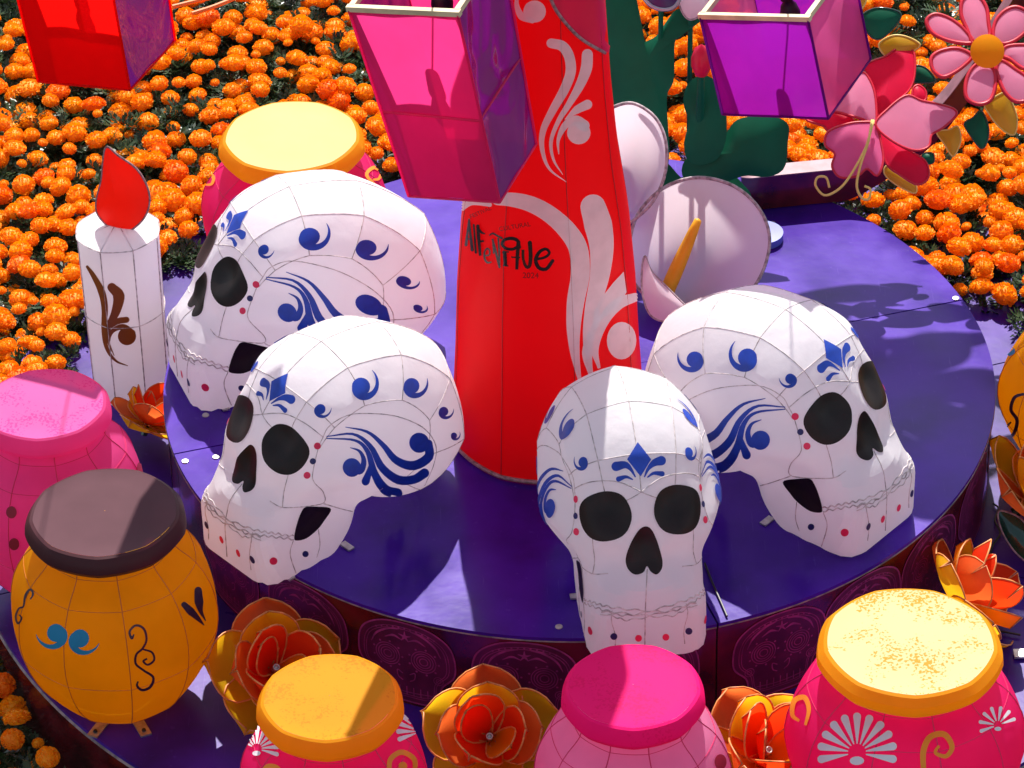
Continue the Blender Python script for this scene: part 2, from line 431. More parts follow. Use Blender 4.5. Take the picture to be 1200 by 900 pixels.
M['printline'] = mat('magenta_line', (.34, .045, .21), .4, .2, 20)
M['seam'] = mat('dark_gap', (.01, .008, .01), .8)
M['plyedge'] = mat('worn_ply_edge', (.30, .22, .22), .6, .3, 30)
def sector(r0, r1, a0, a1, z0, z1, n=40, gap=0.0):
    V = []; F = []; m = n+1
    for r, z in ((r0, z1), (r1, z1), (r1, z0), (r0, z0)):
        for k in range(m):
            g = gap/max(r, .05); t = a0+g+(a1-a0-2*g)*k/n; V.append((r*cos(t), r*sin(t), z))
    for k in range(n):
        for q in range(4): a, b = q*m, ((q+1) % 4)*m; F.append((a+k, b+k, b+k+1, a+k+1))
    F.append((0, m, 2*m, 3*m)[::-1]); F.append((m-1, 2*m-1, 3*m-1, 4*m-1))
    return V, F
A0 = rad(16.4); H1 = .36
stage = thing('round_stage', 'raised round purple stage with maroon printed sides under the skulls', 'stage', (0, 0, 0))
b = MB(); b.lathe([(1.385, -H1), (1.385, -.014), (.001, -.014)], 96); b.build('stage_core', M['seam'], stage)
for q in range(4):
    a0 = A0+q*pi/2; b = MB(); b.add(*sector(.01, 1.4, a0, a0+pi/2, -.012, 0, 48, .0025 if q % 2 else .004)); b.build('deck_panel', M['deck'], stage)
    b = MB(); b.add(*sector(1.387, 1.3925, a0, a0+pi/2, -H1, -.015, 48, .003)); sp_ = b.build('side_panel', M['maroon'], stage)
    b = MB(); b.tube([(1.398*cos(t), 1.398*sin(t), -.0165) for t in np.linspace(a0+.003, a0+pi/2-.003, 40)], .0035, 4); b.build('edge_strip', M['plyedge'], sp_)
# printed sugar-skull heads round the side
def cyl(R):
    def f(g, ac):
        return [(R*cos(ac+v[0]/R), R*sin(ac+v[0]/R), v[1]) for v in g]
    return f
def print_shapes():
    """one head: (shape, layer) in metres, x along the rim, z up"""
    sh = [(blob([(-.155, -.10), (-.165, -.20), (-.12, -.26), (-.10, -.335), (0, -.345), (.10, -.335), (.12, -.26), (.165, -.20), (.155, -.10), (.09, -.045), (0, -.03), (-.09, -.045)], 60, 5), 0)]
    L_ = []
    def ring(c, r, w, a=0, b_=2*pi, n=30):
        L_.append(strip([(c[0]+r*cos(t), c[1]+r*sin(t)) for t in np.linspace(a, b_, 12)], [w]*2, n, 1))
    B = closedspline([(-.155, -.10), (-.165, -.20), (-.12, -.26), (-.10, -.335), (0, -.345), (.10, -.335), (.12, -.26), (.165, -.20), (.155, -.10), (.09, -.045), (0, -.03), (-.09, -.045)], 48)
    c = B.mean(0)
    for k, w in ((1.0, .006), (.88, .0025), (.83, .0025)):
        Q = c+(B-c)*k; L_.append(strip(list(Q)+[Q[0], Q[1]], [w]*2, 70, 1))
    for sx in (-1, 1):
        for r in (.042, .033, .024, .014): ring((sx*.062, -.17), r, .0032)
        for r in (.016, .008): ring((sx*.11, -.235), r, .0028, n=16)
        for k in range(9):
            t = k*2*pi/9; L_.append(disc((sx*.062+.051*cos(t), -.17+.051*sin(t)), .004, n=8, rings=1))
        L_.append(strip([(sx*.02, -.06), (sx*.06, -.07), (sx*.10, -.10), (sx*.12, -.14)], [.002, .008, .008, .002], 16, 1))
        L_.append(strip([(sx*.012, -.10), (sx*.04, -.09), (sx*.07, -.105)], [.002, .01, .002], 14, 1))
        L_.append(strip([(sx*.012, -.235), (sx*.03, -.225), (sx*.028, -.25), (sx*.012, -.262)], [.004]*2, 14, 1))
    for k in range(7): x = -.072+k*.024; L_.append(strip([(x, -.285), (x, -.32)], [.0035]*2, 4, 1))
    L_.append(strip([(-.085, -.302), (0, -.308), (.085, -.302)], [.003]*2, 12, 1))
    for k in range(5):
        t = pi/2+k*2*pi/5; L_.append(strip([(0, -.085), (.022*cos(t), -.085+.022*sin(t))], [.010, .002], 4, 1))
    for k in range(11):
        x = -.10+k*.02; L_.append(disc((x, -.052-abs(x)**2*2.2), .0035, n=8, rings=1))
    return sh, L_
shp, lin = print_shapes()
def base_print(parent, ac, R, dz=0, kx=1):
    V, F = shp[0][0]; V = [(v[0]*kx, v[1]+dz) for v in V]
    p = link('skull_print', mkmesh('skull_print', cyl(R+.0012)(V, ac), F, M['printpatch'], True), parent)
    V, F = merge(*lin); V = [(v[0]*kx, v[1]+dz) for v in V]
    return p, (cyl(R+.0024)(V, ac), F)
b = MB()
for ac in (-146, -130, -114.5, -98.5, -81.5, -64.5, -51, -37, -22, -6, 166, 182):
    p, g = base_print(stage, rad(ac), 1.3925, 0, 1.0 if ac not in (-81.5,) else .8); tag(p, kind=None)
    mm = MB(); mm.add(*g); o = mm.build('print_lines', M['printline'], p); o['kind'] = 'stuff'
for x, y in ((241, 487), (905, 262), (655, 735), (1120, 350), (217, 541), (253, 536)):
    c_ = at(x, y, 0); b = MB(); b.lathe([(.012, .0015), (.011, .004), (.004, .0045), (.0005, .0045)], 14); V = [(v[0]+c_[0], v[1]+c_[1], v[2]) for v in b.V]
    bb = MB(); bb.add(V, b.F); bb.build('washer', M['steel'], stage)
# lower ring
R2 = 2.09; Z2 = -H1; GZ = -.80
low = thing('lower_stage_ring', 'wide lower purple ring under the pots, with a dark maroon side', 'stage', (0, 0, 0))
b = MB(); b.lathe([(R2-.02, GZ), (R2-.02, Z2-.016), (1.2, Z2-.016)], 128); b.build('ring_core', M['seam'], low)
for q in range(8):
    a0 = rad(-161)+q*pi/4; b = MB(); b.add(*sector(1.3, R2, a0, a0+pi/4, Z2-.014, Z2, 30, .003)); b.build('deck_panel', M['deck2'], low)
    b = MB(); b.add(*sector(R2-.016, R2-.010, a0, a0+pi/4, GZ, Z2-.018, 30, .003)); b.build('side_panel', M['maroon'], low)
b = MB(); b.tube([((R2+.0)*cos(t), (R2+.0)*sin(t), Z2-.02) for t in np.linspace(0, 2*pi, 160, endpoint=False)], .006, 4, True); b.build('edge_strip', M['plyedge'], low)

# ------------------------------------------------------------------ the red tower
M['red'] = mat('red_cloth', (.92, .003, .009), .5, .05, 4, spec=.2, trans=.45, tcol=(.98, .03, .04), bump=.06, bscale=30)
M['crimson'] = mat('crimson_cloth', (.85, .02, .11), .4, .08, 4, trans=.35, bump=.06, bscale=30)
M['offwhite'] = mat('off_white_print', (.92, .84, .87), .5, .04, 20, trans=.35)
M['ink'] = mat('black_ink', (.012, .008, .012), .25, .1, 30)
M['inkred'] = mat('dark_red_ink', (.16, .004, .008), .4)
M['glue'] = mat('taped_wire', (.42, .22, .24), .5, .3, 60)
tb = at(643, 500, 0); TW = (tb[0], tb[1], 0)
tower = thing('red_tower', 'tall red tapering tower lantern with white scrolls and black lettering', 'tower lantern', TW)
def tw_sq(t):
    k = 8; a = ((t+.12+pi/k) % (2*pi/k))-pi/k; return (.75+.25*cos(pi/k)/cos(a))
b = MB(); prof = [(.327, .004), (.318, .15), (.305, .35), (.293, .6), (.272, .85), (.236, 1.1), (.214, 1.35), (.200, 1.6), (.19, 1.85), (.19, 2.1), (.17, 2.4)]
Z = np.linspace(.004, 2.4, 50); prof = [(float(np.interp(z, [p[1] for p in prof], [p[0] for p in prof])), float(z)) for z in Z]
b.lathe(prof, 128, sq=tw_sq); TWV, TWF = b.V, b.F; b.build('tower_cloth', M['red'], tower, True, 9)
b = MB(); b.lathe([(.18, 2.10), (.24, 2.2), (.26, 2.4), (.22, 2.6), (.10, 2.72)], 48); b.build('unseen_tower_top', M['crimson'], tower, True, 20)  # unseen upper part, guessed and added to widen the tower's shadow
TB = bvh_of([np.array(v)+np.array(TW) for v in TWV], TWF)
def onto(shape, bv, off, name, m, parent, loc, od=None):
    V, F = project(shape, od or world_od(), bv, off)
    if not F: return None
    return link(name, mkmesh(name, [np.array(v)-np.array(loc) for v in V], F, M[m], True), parent)
c2 = crop(400, 0, 3.); c8 = crop(500, 0, 1.55); c1t = crop(525, 235, 8.571)
def stp(cf, k, P, W_, n=30, cols=4): return strip(cf(P), [v/k for v in W_], n, cols)
onT = lambda sh, nm='scroll_print', m='offwhite', off=.004: onto(sh, TB, off, nm, m, tower, TW)
onT(Layers([stp(c2, 3, [(622, -25), (618, 15), (635, 55), (672, 72)], [10, 16, 26, 16]), disc(c2([(680, 38)])[0], 13)]))
onT(stp(c2, 3, [(738, 150), (775, 160), (798, 195), (804, 250), (783, 312), (743, 385), (710, 455), (706, 520), (730, 590), (790, 638)], [34, 36, 36, 36, 33, 28, 22, 16, 9, 2], 50))
onT(stp(c2, 3, [(862, 190), (858, 240), (835, 300), (798, 365), (762, 425), (737, 495), (746, 560), (778, 612)], [38, 40, 32, 22, 16, 13, 9, 2], 44))
onT(stp(c2, 3, [(862, 366), (825, 385), (785, 418)], [34, 28, 3]))
onT(Layers([stp(c2, 3, [(764, 540), (762, 490), (785, 440), (820, 422), (850, 440)], [3, 12, 24, 36, 40]), disc(c2([(832, 465)])[0], 13.5)]))
onT(stp(c2, 3, [(552, 700), (600, 700), (665, 715), (730, 750), (790, 805), (830, 870), (838, 960), (822, 1060), (815, 1150), (820, 1240), (838, 1345)], [40, 50, 56, 60, 64, 66, 66, 60, 48, 32, 10], 70, 6))
onT(stp(c2, 3, [(882, 726), (900, 790), (912, 870), (905, 970), (880, 1080), (866, 1180), (868, 1270), (884, 1345)], [88, 98, 84, 68, 52, 38, 24, 8], 60, 6))
onT(poly(c8([(356, 493), (361, 530), (345, 560), (322, 575), (300, 592), (303, 565), (320, 535), (338, 512)]), 3))
onT(Layers([stp(c8, 1.55, [(376, 540), (345, 552), (318, 585), (304, 630), (312, 668)], [16, 22, 20, 15, 5]), disc(c8([(352, 618)])[0], 17, 22)]))
onT(stp(c8, 1.55, [(325, 560), (300, 600), (288, 640), (296, 680)], [3, 12, 14, 6]))
onT(stp(c1t, 8.571, [(430, 40), (330, 22), (240, 20), (150, 60), (105, 130), (85, 260), (70, 420), (55, 620), (40, 900), (28, 1200), (20, 1500)], [40, 50, 55, 90, 60, 40, 36, 40, 60, 60, 20], 60))
let = [([(150, 450), (168, 300), (182, 180)], [30, 22, 16]), ([(182, 180), (195, 330), (215, 500)], [16, 26, 34]), ([(165, 385), (208, 395)], [16, 16]),
       ([(228, 235), (240, 380), (250, 530)], [18, 22, 22]), ([(272, 255), (282, 400), (296, 560)], [34, 34, 26]), ([(280, 280), (310, 320), (345, 335)], [20, 22, 16]), ([(290, 415), (332, 408)], [22, 20]),
       ([(345, 558), (385, 552), (392, 510), (365, 485), (338, 530), (345, 600), (375, 632), (410, 622)], [14, 16, 18, 18, 20, 22, 20, 14]),
       ([(388, 350), (425, 330), (465, 350), (515, 378)], [14, 20, 20, 22]),
       ([(420, 385), (428, 460), (434, 540)], [18, 18, 16]), ([(422, 385), (455, 520), (492, 675)], [18, 24, 24]), ([(492, 675), (490, 520), (480, 375)], [20, 20, 18]),
       ([(540, 515), (546, 590), (550, 660)], [40, 38, 34]), ([(520, 515), (585, 520)], [16, 14]), ([(525, 658), (580, 662)], [14, 14]),
       ([(690, 470), (670, 400), (600, 380), (535, 400), (518, 445), (560, 485), (630, 490), (690, 450)], [36, 36, 34, 30, 28, 30, 30, 30]), ([(682, 420), (672, 560), (665, 700)], [40, 36, 30]), ([(608, 572), (700, 575)], [14, 14]),
       ([(728, 495), (732, 600), (762, 672), (795, 660), (806, 560), (798, 425)], [28, 28, 32, 34, 40, 42]),
       ([(872, 592), (950, 575), (998, 530), (960, 488), (895, 520), (858, 600), (888, 680), (965, 694), (1030, 610)], [26, 26, 28, 28, 34, 38, 38, 36, 34])]
c1u = crop(530.5, 235.5, 8.8)
for i, (P, W_) in enumerate(let): onT(stp(c1u, 8.571, P, W_, 24, 3), 'letter_stroke', 'ink', .0045+.0004*(i % 3))
def text_on(txt, x, y, size, ang, m, bv, parent, loc, off=.0045, name='lettering'):
    cu = bpy.data.curves.new('t', 'FONT'); cu.body = txt; cu.size = 1; ob = bpy.data.objects.new('t', cu); COL.objects.link(ob)
    bpy.context.view_layer.update(); dg = bpy.context.evaluated_depsgraph_get(); me = ob.evaluated_get(dg).to_mesh()
    V2 = [(x+size*(v.co.x*cos(ang)+v.co.y*sin(ang)), y-size*(v.co.y*cos(ang)-v.co.x*sin(ang))) for v in me.vertices]; F = [tuple(p.vertices) for p in me.polygons]
    bpy.data.objects.remove(ob); return onto((np.array(V2), F), bv, off, name, m, parent, loc)
text_on('FESTIVAL', 553, 256, 6.6, rad(-24), 'inkred', TB, tower, TW)
text_on('CULTURAL', 586, 270.5, 7.4, rad(-10), 'inkred', TB, tower, TW)
text_on('2024', 612.5, 325, 9.5, rad(1), 'inkred', TB, tower, TW)
# crimson upper piece and taped wires
cr = [(640, -30), (650, 5), (662, 26), (680, 45), (712, 62), (716, 30), (712, -30)]
onT(poly(cr, 8), 'upper_panel', 'crimson', .005)
def wire_on(P, bv, r, parent, loc, name, m='glue', n=40, off=.004):
    Q = []
    for c in spline(P, n):
        h = bv.ray_cast(Vector(CAM), Vector(ray(*c)).normalized())
        if h[0] is not None: Q.append(np.array(h[0])-np.array(loc)-ray(*c)*off)
    if len(Q) > 2: w = MB(); w.tube(Q, r, 5); return w.build(name, M[m], parent, True)
wire_on([(638, -25), (648, 5), (662, 26), (682, 46), (709, 62)], TB, .006, tower, TW, 'taped_wire')
b = MB(); b.tube([(.329*tw_sq(t)*cos(t), .329*tw_sq(t)*sin(t), .012) for t in np.linspace(0, 2*pi, 90, endpoint=False)], .0075, 6, True); b.build('base_ring', M['glue'], tower, True)
for k in range(8):
    t = -.12+k*2*pi/8+pi/8
    b = MB(); b.tube([((r*tw_sq(t)+.002)*cos(t), (r*tw_sq(t)+.002)*sin(t), z) for r, z in prof], .0016, 4); b.build('corner_wire', mat('dark_red_seam', (.55, .005, .012)) if k == 0 else bpy.data.materials['dark_red_seam'], tower, True)

# ------------------------------------------------------------------ hanging box lanterns
def film(name, c, tr=.45, wr=.35, ct=.25, clear=.16):
    m = mat(name, c, .25, .08, 3, trans=tr, coat=ct, bump=0, spec=.35); N, L = nodes(m); p = N['Principled BSDF']
    tc = N['Texture Coordinate']; mp = N.new('ShaderNodeMapping'); mp.inputs['Scale'].default_value = (1, 1, .55); L.new(tc.outputs['Object'], mp.inputs[0])
    n1 = N.new('ShaderNodeTexNoise'); n1.inputs['Scale'].default_value = 3.6; n1.inputs['Detail'].default_value = 1.5; n1.inputs['Distortion'].default_value = 1.3; L.new(mp.outputs[0], n1.inputs['Vector'])
    b = N.new('ShaderNodeBump'); b.inputs['Strength'].default_value = wr; b.inputs['Distance'].default_value = .04; L.new(n1.outputs['Fac'], b.inputs['Height'])
    L.new(b.outputs['Normal'], p.inputs['Normal']); L.new(b.outputs['Normal'], p.inputs['Coat Normal'])
    tp = N.new('ShaderNodeBsdfTransparent'); tp.inputs['Color'].default_value = col4([min(1, v*1.05+.02) for v in c]); ms = N.new('ShaderNodeMixShader'); ms.inputs[0].default_value = clear
    old = N['Mix Shader'].outputs[0]; L.new(old, ms.inputs[1]); L.new(tp.outputs[0], ms.inputs[2]); L.new(ms.outputs[0], N['Material Output'].inputs['Surface']); return m
M['fpink'] = film('pink_film', (1.0, .055, .30), .66); M['fpurple'] = film('purple_film', (.30, .012, .30), .12, 1.0, .9, .15); M['fviolet'] = film('violet_film', (.31, .010, .40), .72)
M['fred'] = film('red_film', (1.0, .006, .004), .8); M['frose'] = film('rose_film', (1.0, .17, .42), .7, .6, .4)
M['wood'] = mat('pale_wood', (.78, .62, .38), .6, .12, 14, bump=.1)
M['cable'] = mat('black_cable', (.012, .011, .012), .45)
def Rmat(yaw, tx, ty):
    return np.array(Matrix.Rotation(tx, 3, 'X')@Matrix.Rotation(ty, 3, 'Y')@Matrix.Rotation(yaw, 3, 'Z'))
def box_lantern(label, p, Y, cols, trim, rods=True):
    x, z, yaw, tx, ty, a, b_, h = p; R = Rmat(yaw, tx, ty); o = np.array([x, Y, z])
    root = thing('hanging_box_lantern', label, 'box lantern', o, 0, 'coloured box lanterns hanging on cables')
    root.rotation_euler = Matrix([list(r) for r in R]).to_euler()
    S4 = [(-1, -1), (1, -1), (1, 1), (-1, 1)]
    def cn(i, u, k=1.0):    # corner i at height share u (0 bottom, 1 top)
        s = (b_+(a-b_)*u)/2*k; return np.array([S4[i % 4][0]*s, S4[i % 4][1]*s, -h/2+h*u])
    for i in range(4):
        nx, nz = 10, 16; V = []; F = []
        e = cn(i+1, .5)-cn(i, .5); nrm = np.array([e[1], -e[0], 0]); nrm /= np.linalg.norm(nrm)
        for r in range(nz+1):
            for c in range(nx+1):
                u = .004+r/nz*.985; t = c/nx; q = cn(i, u)*(1-t)+cn(i+1, u)*t
                q = q-nrm*(.010*sin(pi*t)*sin(pi*r/nz))+nrm*.0025*sin(9*t+5*u+i)*sin(pi*t); V.append(q)
        for r in range(nz):
            for c in range(nx): k = r*(nx+1)+c; F.append((k, k+1, k+nx+2, k+nx+1))
        link('film_panel', mkmesh('film_panel', V, F, M[cols[i]], True), root)
        w = MB(); w.tube([cn(i, 0, 1.012), cn(i, 1, 1.012)], .0045, 6); w.build('corner_rod', M[trim], root)
        w = MB(); d = (cn(i+1, 1)-cn(i, 1)); L_ = np.linalg.norm(d); ax = d/L_; ay = np.array([-ax[1], ax[0], 0])
        w.box((cn(i, 1)+cn(i+1, 1))/2+np.array([0, 0, .004])+ay*.004, (L_/2-(.009 if i % 2 else -.009), .009, .0085), np.stack([ax, ay, [0, 0, 1]], 1)); w.build('top_rail', M['wood'], root)
        w = MB(); w.tube([cn(i, 0, 1.01), cn(i+1, 0, 1.01)], .004, 6); w.build('bottom_rod', M[trim], root)
    w = MB(); s = b_/2*.99; w.add([(-s, -s, -h/2+.003), (s, -s, -h/2+.003), (s, s, -h/2+.003), (-s, s, -h/2+.003)], [(0, 1, 2, 3)]); w.build('bottom_panel', M[cols[1]], root)
    w = MB()
    w.add(*lathe_at([(.004, .02), (.022, .02), (.026, -.03), (.022, -.07), (.013, -.075), (.026, -.09), (.034, -.12), (.026, -.155), (.002, -.165)], (0, .06, h/2)))
    w.build('bulb_socket', M['cable'], root, True)
    w = MB(); w.add(*lathe_at([(.0225, -.045), (.0275, -.045), (.0265, -.054), (.0235, -.054)], (0, .06, h/2))); w.build('socket_collar', M['steel'], root)
    for i in range(2 if rods else 0):
        w = MB(); w.tube([cn(0 if i == 0 else 1, .45, .99), cn(3 if i == 0 else 2, .45, .99)], .004, 5); w.build('cross_rod', M[trim], root)
    if rods: w = MB(); w.tube([cn(0, .46, .985), cn(1, .44, .985)], .0045, 5); w.build('cross_rod', M[trim], root)
    Ri = R.T; up = Ri@np.array([0, 0, 1.]); top = np.array([0, .06, h/2+.02]); w = MB(); kk = (4.6-z)/1.0
    w.tube([top-up*.0, top+up*.25+np.array([.01, 0, 0]), top+up*(kk-h/2-.03)], .003, 6); w.build('hanging_cable', M['cable'], root)
    return o
def lathe_at(prof, c, n=18):
    m = MB(); m.lathe(prof, n); return [tuple(np.array(v)+np.array(c)) for v in m.V], m.F
def shift_to(px_from, Y0, Y1, p):       # the same picture place, farther off: size grows with the distance
    o = np.array([p[0], Y0, p[1]]); t = (Y1-CAM[1])/(Y0-CAM[1]); q = CAM+(o-CAM)*t
    return (q[0], q[2], p[2], p[3], p[4], p[5]*t, p[6]*t, p[7]*t)
box_lantern('tall hanging box lantern with pink front and purple side, before the red tower', shift_to(0, -.35, -.74, (-0.3953, 1.3925, -0.3936, 0.0276, -0.1764, 0.36, 0.3109, 0.711)), -.74, ['fpink', 'fpurple', 'fpink', 'fpurple'], 'fpink')
box_lantern('short hanging box lantern with violet front and rose side, beside the pink lily', (0.6915, 1.1771, -0.4657, -0.0524, -0.2041, 0.3737, 0.3717, 0.3631), .2, ['fviolet', 'frose', 'fviolet', 'frose'], 'fviolet', False)
box_lantern('hanging box lantern with plain red front and purple side, above the candle', shift_to(0, -.2, .6, (-1.513+.03-.012, 1.5444+.16, -0.3867, -0.0438, -0.0949, 0.348, 0.318, 0.62)), .6, ['fred', 'fpurple', 'fpink', 'fpurple'], 'fred', False)
box_lantern('unseen box lantern added out of frame to shade the brown pot lid', (-1.15, 2.15, -.35, 0, -.1, .36, .33, .6), .12, ['fpink', 'fpurple', 'fred', 'fpurple'], 'fpink', False)  # extra lantern out of view, added for its shadow on the brown lid
b = MB(); b.tube([(-5, .3, 4.75), (-1.1, .3, 4.62), (-.4, .3, 4.6), (.7, .3, 4.62), (5, .3, 4.78)], .006, 6)
tag(b.build('overhead_cable', M['cable']), 'black overhead cable the box lanterns hang from', 'cable')

# ------------------------------------------------------------------ pots
def clothmat(n, c, tr=.62, **k): M[n] = mat(n+'_cloth', c, .45, .06, 4, trans=tr, bump=.05, bscale=40, spec=.2, **k)
clothmat('orange', (1.0, .52, .010), .82); clothmat('brownlid', (.065, .016, .022), .1); clothmat('hotpink', (.95, .02, .26)); clothmat('palepink', (1.0, .36, .62), .68)
clothmat('bubble', (1.0, .13, .44), .68); clothmat('amber', (1.0, .50, .012), .6); clothmat('magenta', (1.0, .03, .27), .68)
M['plainlid'] = mat('plain_yellow_lid', (.78, .66, .26), .6, .03, 6, trans=.3, spec=.15, bump=.2, bscale=8)
M['orangeprint'] = mat('orange_print', (.93, .27, .01)); M['teal'] = mat('teal_print', (.004, .20, .38)); M['inkp'] = mat('dark_print', (.025, .008, .03), .35)
M['whiteprint'] = mat('white_print', (.8, .72, .76)); M['darkred'] = mat('dark_red_print', (.30, .004, .03))
def speck(n, c, c2):
    m = mat(n, c, .65, 0, 5, trans=.3, tcol=c, spec=.12, bump=.1, bscale=15); N, L = nodes(m); p = N['Principled BSDF']; tc = N['Texture Coordinate']
    v = N.new('ShaderNodeTexNoise'); v.inputs['Scale'].default_value = 120; v.inputs['Detail'].default_value = 1; L.new(tc.outputs['Object'], v.inputs['Vector'])
    v2 = N.new('ShaderNodeTexNoise'); v2.inputs['Scale'].default_value = 7; L.new(tc.outputs['Object'], v2.inputs['Vector'])
    ad = N.new('ShaderNodeMath'); ad.operation = 'MULTIPLY'; L.new(v.outputs['Fac'], ad.inputs[0]); L.new(v2.outputs['Fac'], ad.inputs[1])
    r = N.new('ShaderNodeMapRange'); r.inputs['From Min'].default_value = .315; r.inputs['From Max'].default_value = .345; L.new(ad.outputs[0], r.inputs['Value'])
    mx = N.new('ShaderNodeMix'); mx.data_type = 'RGBA'; mx.inputs['A'].default_value = col4(c); mx.inputs['B'].default_value = col4(c2)
    L.new(r.outputs[0], mx.inputs['Factor']); L.new(mx.outputs['Result'], p.inputs['Base Color']); return m
M['palelid'] = speck('pale_yellow_spotted', (.72, .63, .31), (.66, .33, .03)); M['pinklid'] = speck('pink_spotted', (.80, .12, .38), (.74, .05, .28)); M['hotlid'] = speck('hot_pink_spotted', (.95, .008, .19), (.85, .006, .14))
M['amberlid'] = speck('amber_spotted', (.70, .30, .008), (.60, .22, .006))
M['brownlidtop'] = mat('brown_lid_top', (.10, .045, .055), .85, .06, 6, spec=.15)
M['thread'] = mat('seam_thread', (.62, .17, .01), .6)
M['threadp'] = mat('pink_seam_thread', (.72, .03, .14), .6)
ONEPOT = [(.10, 0), (.15, .012), (.215, .07), (.268, .15), (.305, .25), (.318, .35), (.302, .45), (.262, .53), (.215, .575), (.195, .60), (.19, .64)]
def pot(label, px, py, body, band, top, sR, H, lidr, gores=10, ph=.1, thread='thread', tops=None, sc=1.0, zb=Z2, open_=False):
    o = at(px, py, zb); loc = (o[0], o[1], zb+.012)
    root = thing('pot_lantern', label, 'pot lantern', loc, 0, 'giant pot lanterns round the stage')
    kR = sR/.318; kz = (H-.07)/.64; zz = np.linspace(0, 1, 44)
    P = spline(ONEPOT, 44); prof = [(float(p[0]*kR if i < 30 else max(p[0]*kR, 0)), float(p[1]*kz)) for i, p in enumerate(P)]
    prof = [(r if z < .5*kz else min(r, r), z) for r, z in prof]
    def sq(t): k = gores; a = ((t+ph) % (2*pi/k))-pi/k; return .55+.45*cos(pi/k)/cos(a)
    b = MB(); b.lathe(prof, gores*12, sq=sq, cap0=True); V, F = b.V, b.F; b.build('pot_body', M[body], root, True, 9)
    bv = bvh_of([np.array(v)+np.array(loc) for v in V], F)
    for k in range(gores):
        t = -ph+k*2*pi/gores; w = MB(); w.tube([((r*sq(t)+.001)*cos(t), (r*sq(t)+.001)*sin(t), z) for r, z in prof[::2]], .0018, 4); w.build('rib_seam', M[thread], root)
    for zf in (.16, .42, .70, .9):
        i = int(zf*43); r, z = prof[i]; w = MB(); w.tube([((r*sq(t)+.001)*cos(t), (r*sq(t)+.001)*sin(t), z) for t in np.linspace(0, 2*pi, gores*6, endpoint=False)], .0013, 4, True); w.build('hoop_seam', M[thread], root)
    zt = H-.075
    def sql(t): k = 9; a = ((t+ph*2) % (2*pi/k))-pi/k; return .7+.3*cos(pi/k)/cos(a)
    if not open_:
        b = MB(); b.lathe([(lidr*.80, zt-.012), (lidr*.97, zt), (lidr*1.03, zt+.02), (lidr*1.02, zt+.045), (lidr*.955, zt+.068), (lidr*.915, zt+.072)], 90, sq=sql); b.build('lid_band', M[band], root, True, 30)
        b = MB(); b.lathe([(lidr*.914, zt+.0723), (lidr*.905, zt+.0715), (lidr*.6, zt+.073), (lidr*.3, zt+.076), (.001, zt+.077)], 90, sq=sql); b.build('lid_top', M[top], root, True)
    for t in (-2.0, -1.15, 1.2, 2.4):
        b = MB(); c, s_ = cos(t), sin(t); Mx = np.array([[c, -s_, 0], [s_, c, 0], [0, 0, 1]]); b.box((.165*c, .165*s_, -.008), (.042, .018, .003), Mx); f_ = b.build('steel_foot', M['steel'], root)
        b = MB(); b.add(*lathe_at([(.007, 0), (.006, .006), (.001, .007)], (.185*c, .185*s_, -.0048), 8)); b.build('bolt', M['cable'], f_)
    def dec(sh, nm, m, off=.004): return onto(sh, bv, off, nm, m, root, loc)
    return root, dec, bv, loc
cO = crop(0, 620, 3.2133)
r_, dec, bv, loc = pot('orange pot lantern with a dark brown lid', 145, 818, 'orange', 'brownlid', 'brownlidtop', .325, .735, .243)
dec(swirl(cO([(214, 390)])[0], 21, -20, 1, .95), 'teal_scroll', 'teal'); dec(swirl(cO([(303, 410)])[0], 21, 200, -1, .9), 'teal_scroll', 'teal')
dec(Layers([stp(cO, 3.21, [(503, 395), (495, 410), (487, 385), (510, 362), (540, 375), (550, 415), (535, 448), (512, 470), (510, 505), (540, 530), (575, 555), (565, 590), (535, 603), (515, 588), (518, 570)], [6, 10, 8, 9, 9, 8, 8, 9, 8, 9, 10, 10, 9, 6], 70, 2),
            stp(cO, 3.21, [(535, 450), (570, 462), (578, 490), (555, 508), (538, 495), (552, 485)], [7, 8, 8, 8, 7], 30, 2)]), 'curl_print', 'inkp')
dec(Layers([stp(cO, 3.21, [(690, 285), (715, 310), (745, 340), (765, 362)], [22, 30, 16, 3]), stp(cO, 3.21, [(742, 232), (745, 275), (752, 310), (770, 345)], [28, 34, 16, 3])]), 'leaf_print', 'inkp')
dec(Layers([stp(cO, 3.21, [(118, 265), (128, 245), (118, 228), (100, 250), (92, 290), (75, 300), (64, 330), (72, 355), (86, 335), (76, 322)], [5, 8, 8, 8, 7, 7, 8, 7, 6, 5], 50, 2)]), 'curl_print', 'inkp')
r_, dec, bv, loc = pot('bubblegum pink pot lantern with a pink lid, behind the orange pot', 76, 690, 'bubble', 'bubble', 'pinklid', .30, .745, .208, thread='threadp')
for x, y in ((14, 600), (17, 637), (165, 548)): dec(disc((x, y), 6, 7), 'dot_print', 'darkred')
r_, dec, bv, loc = pot('magenta pot lantern with a pale yellow lid, behind the back left skull', 352, 331, 'magenta', 'amber', 'plainlid', .345, .625, .258, thread='threadp')
for x, y, s_ in ((243, 212, 1), (437, 206, -1)):
    dec(strip([(x-5*s_, y+14), (x-8, y), (x, y-9), (x+8, y-4), (x+6, y+4), (x-1, y+5)], [2, 4, 4, 4, 3, 2], 26, 2), 'curl_print', 'orangeprint')
def fan(cx, cy, r, a0, a1, n):
    L_ = [strip([(cx+.25*r*cos(t), cy+.25*r*sin(t)), (cx+r*cos(t), cy+r*sin(t))], [1.2, r*.22], 8, 2) for t in np.linspace(a0, a1, n)]
    return Layers([merge(*L_), disc((cx, cy+.22*r), r*.2, r*.12, n=14, rings=1)])
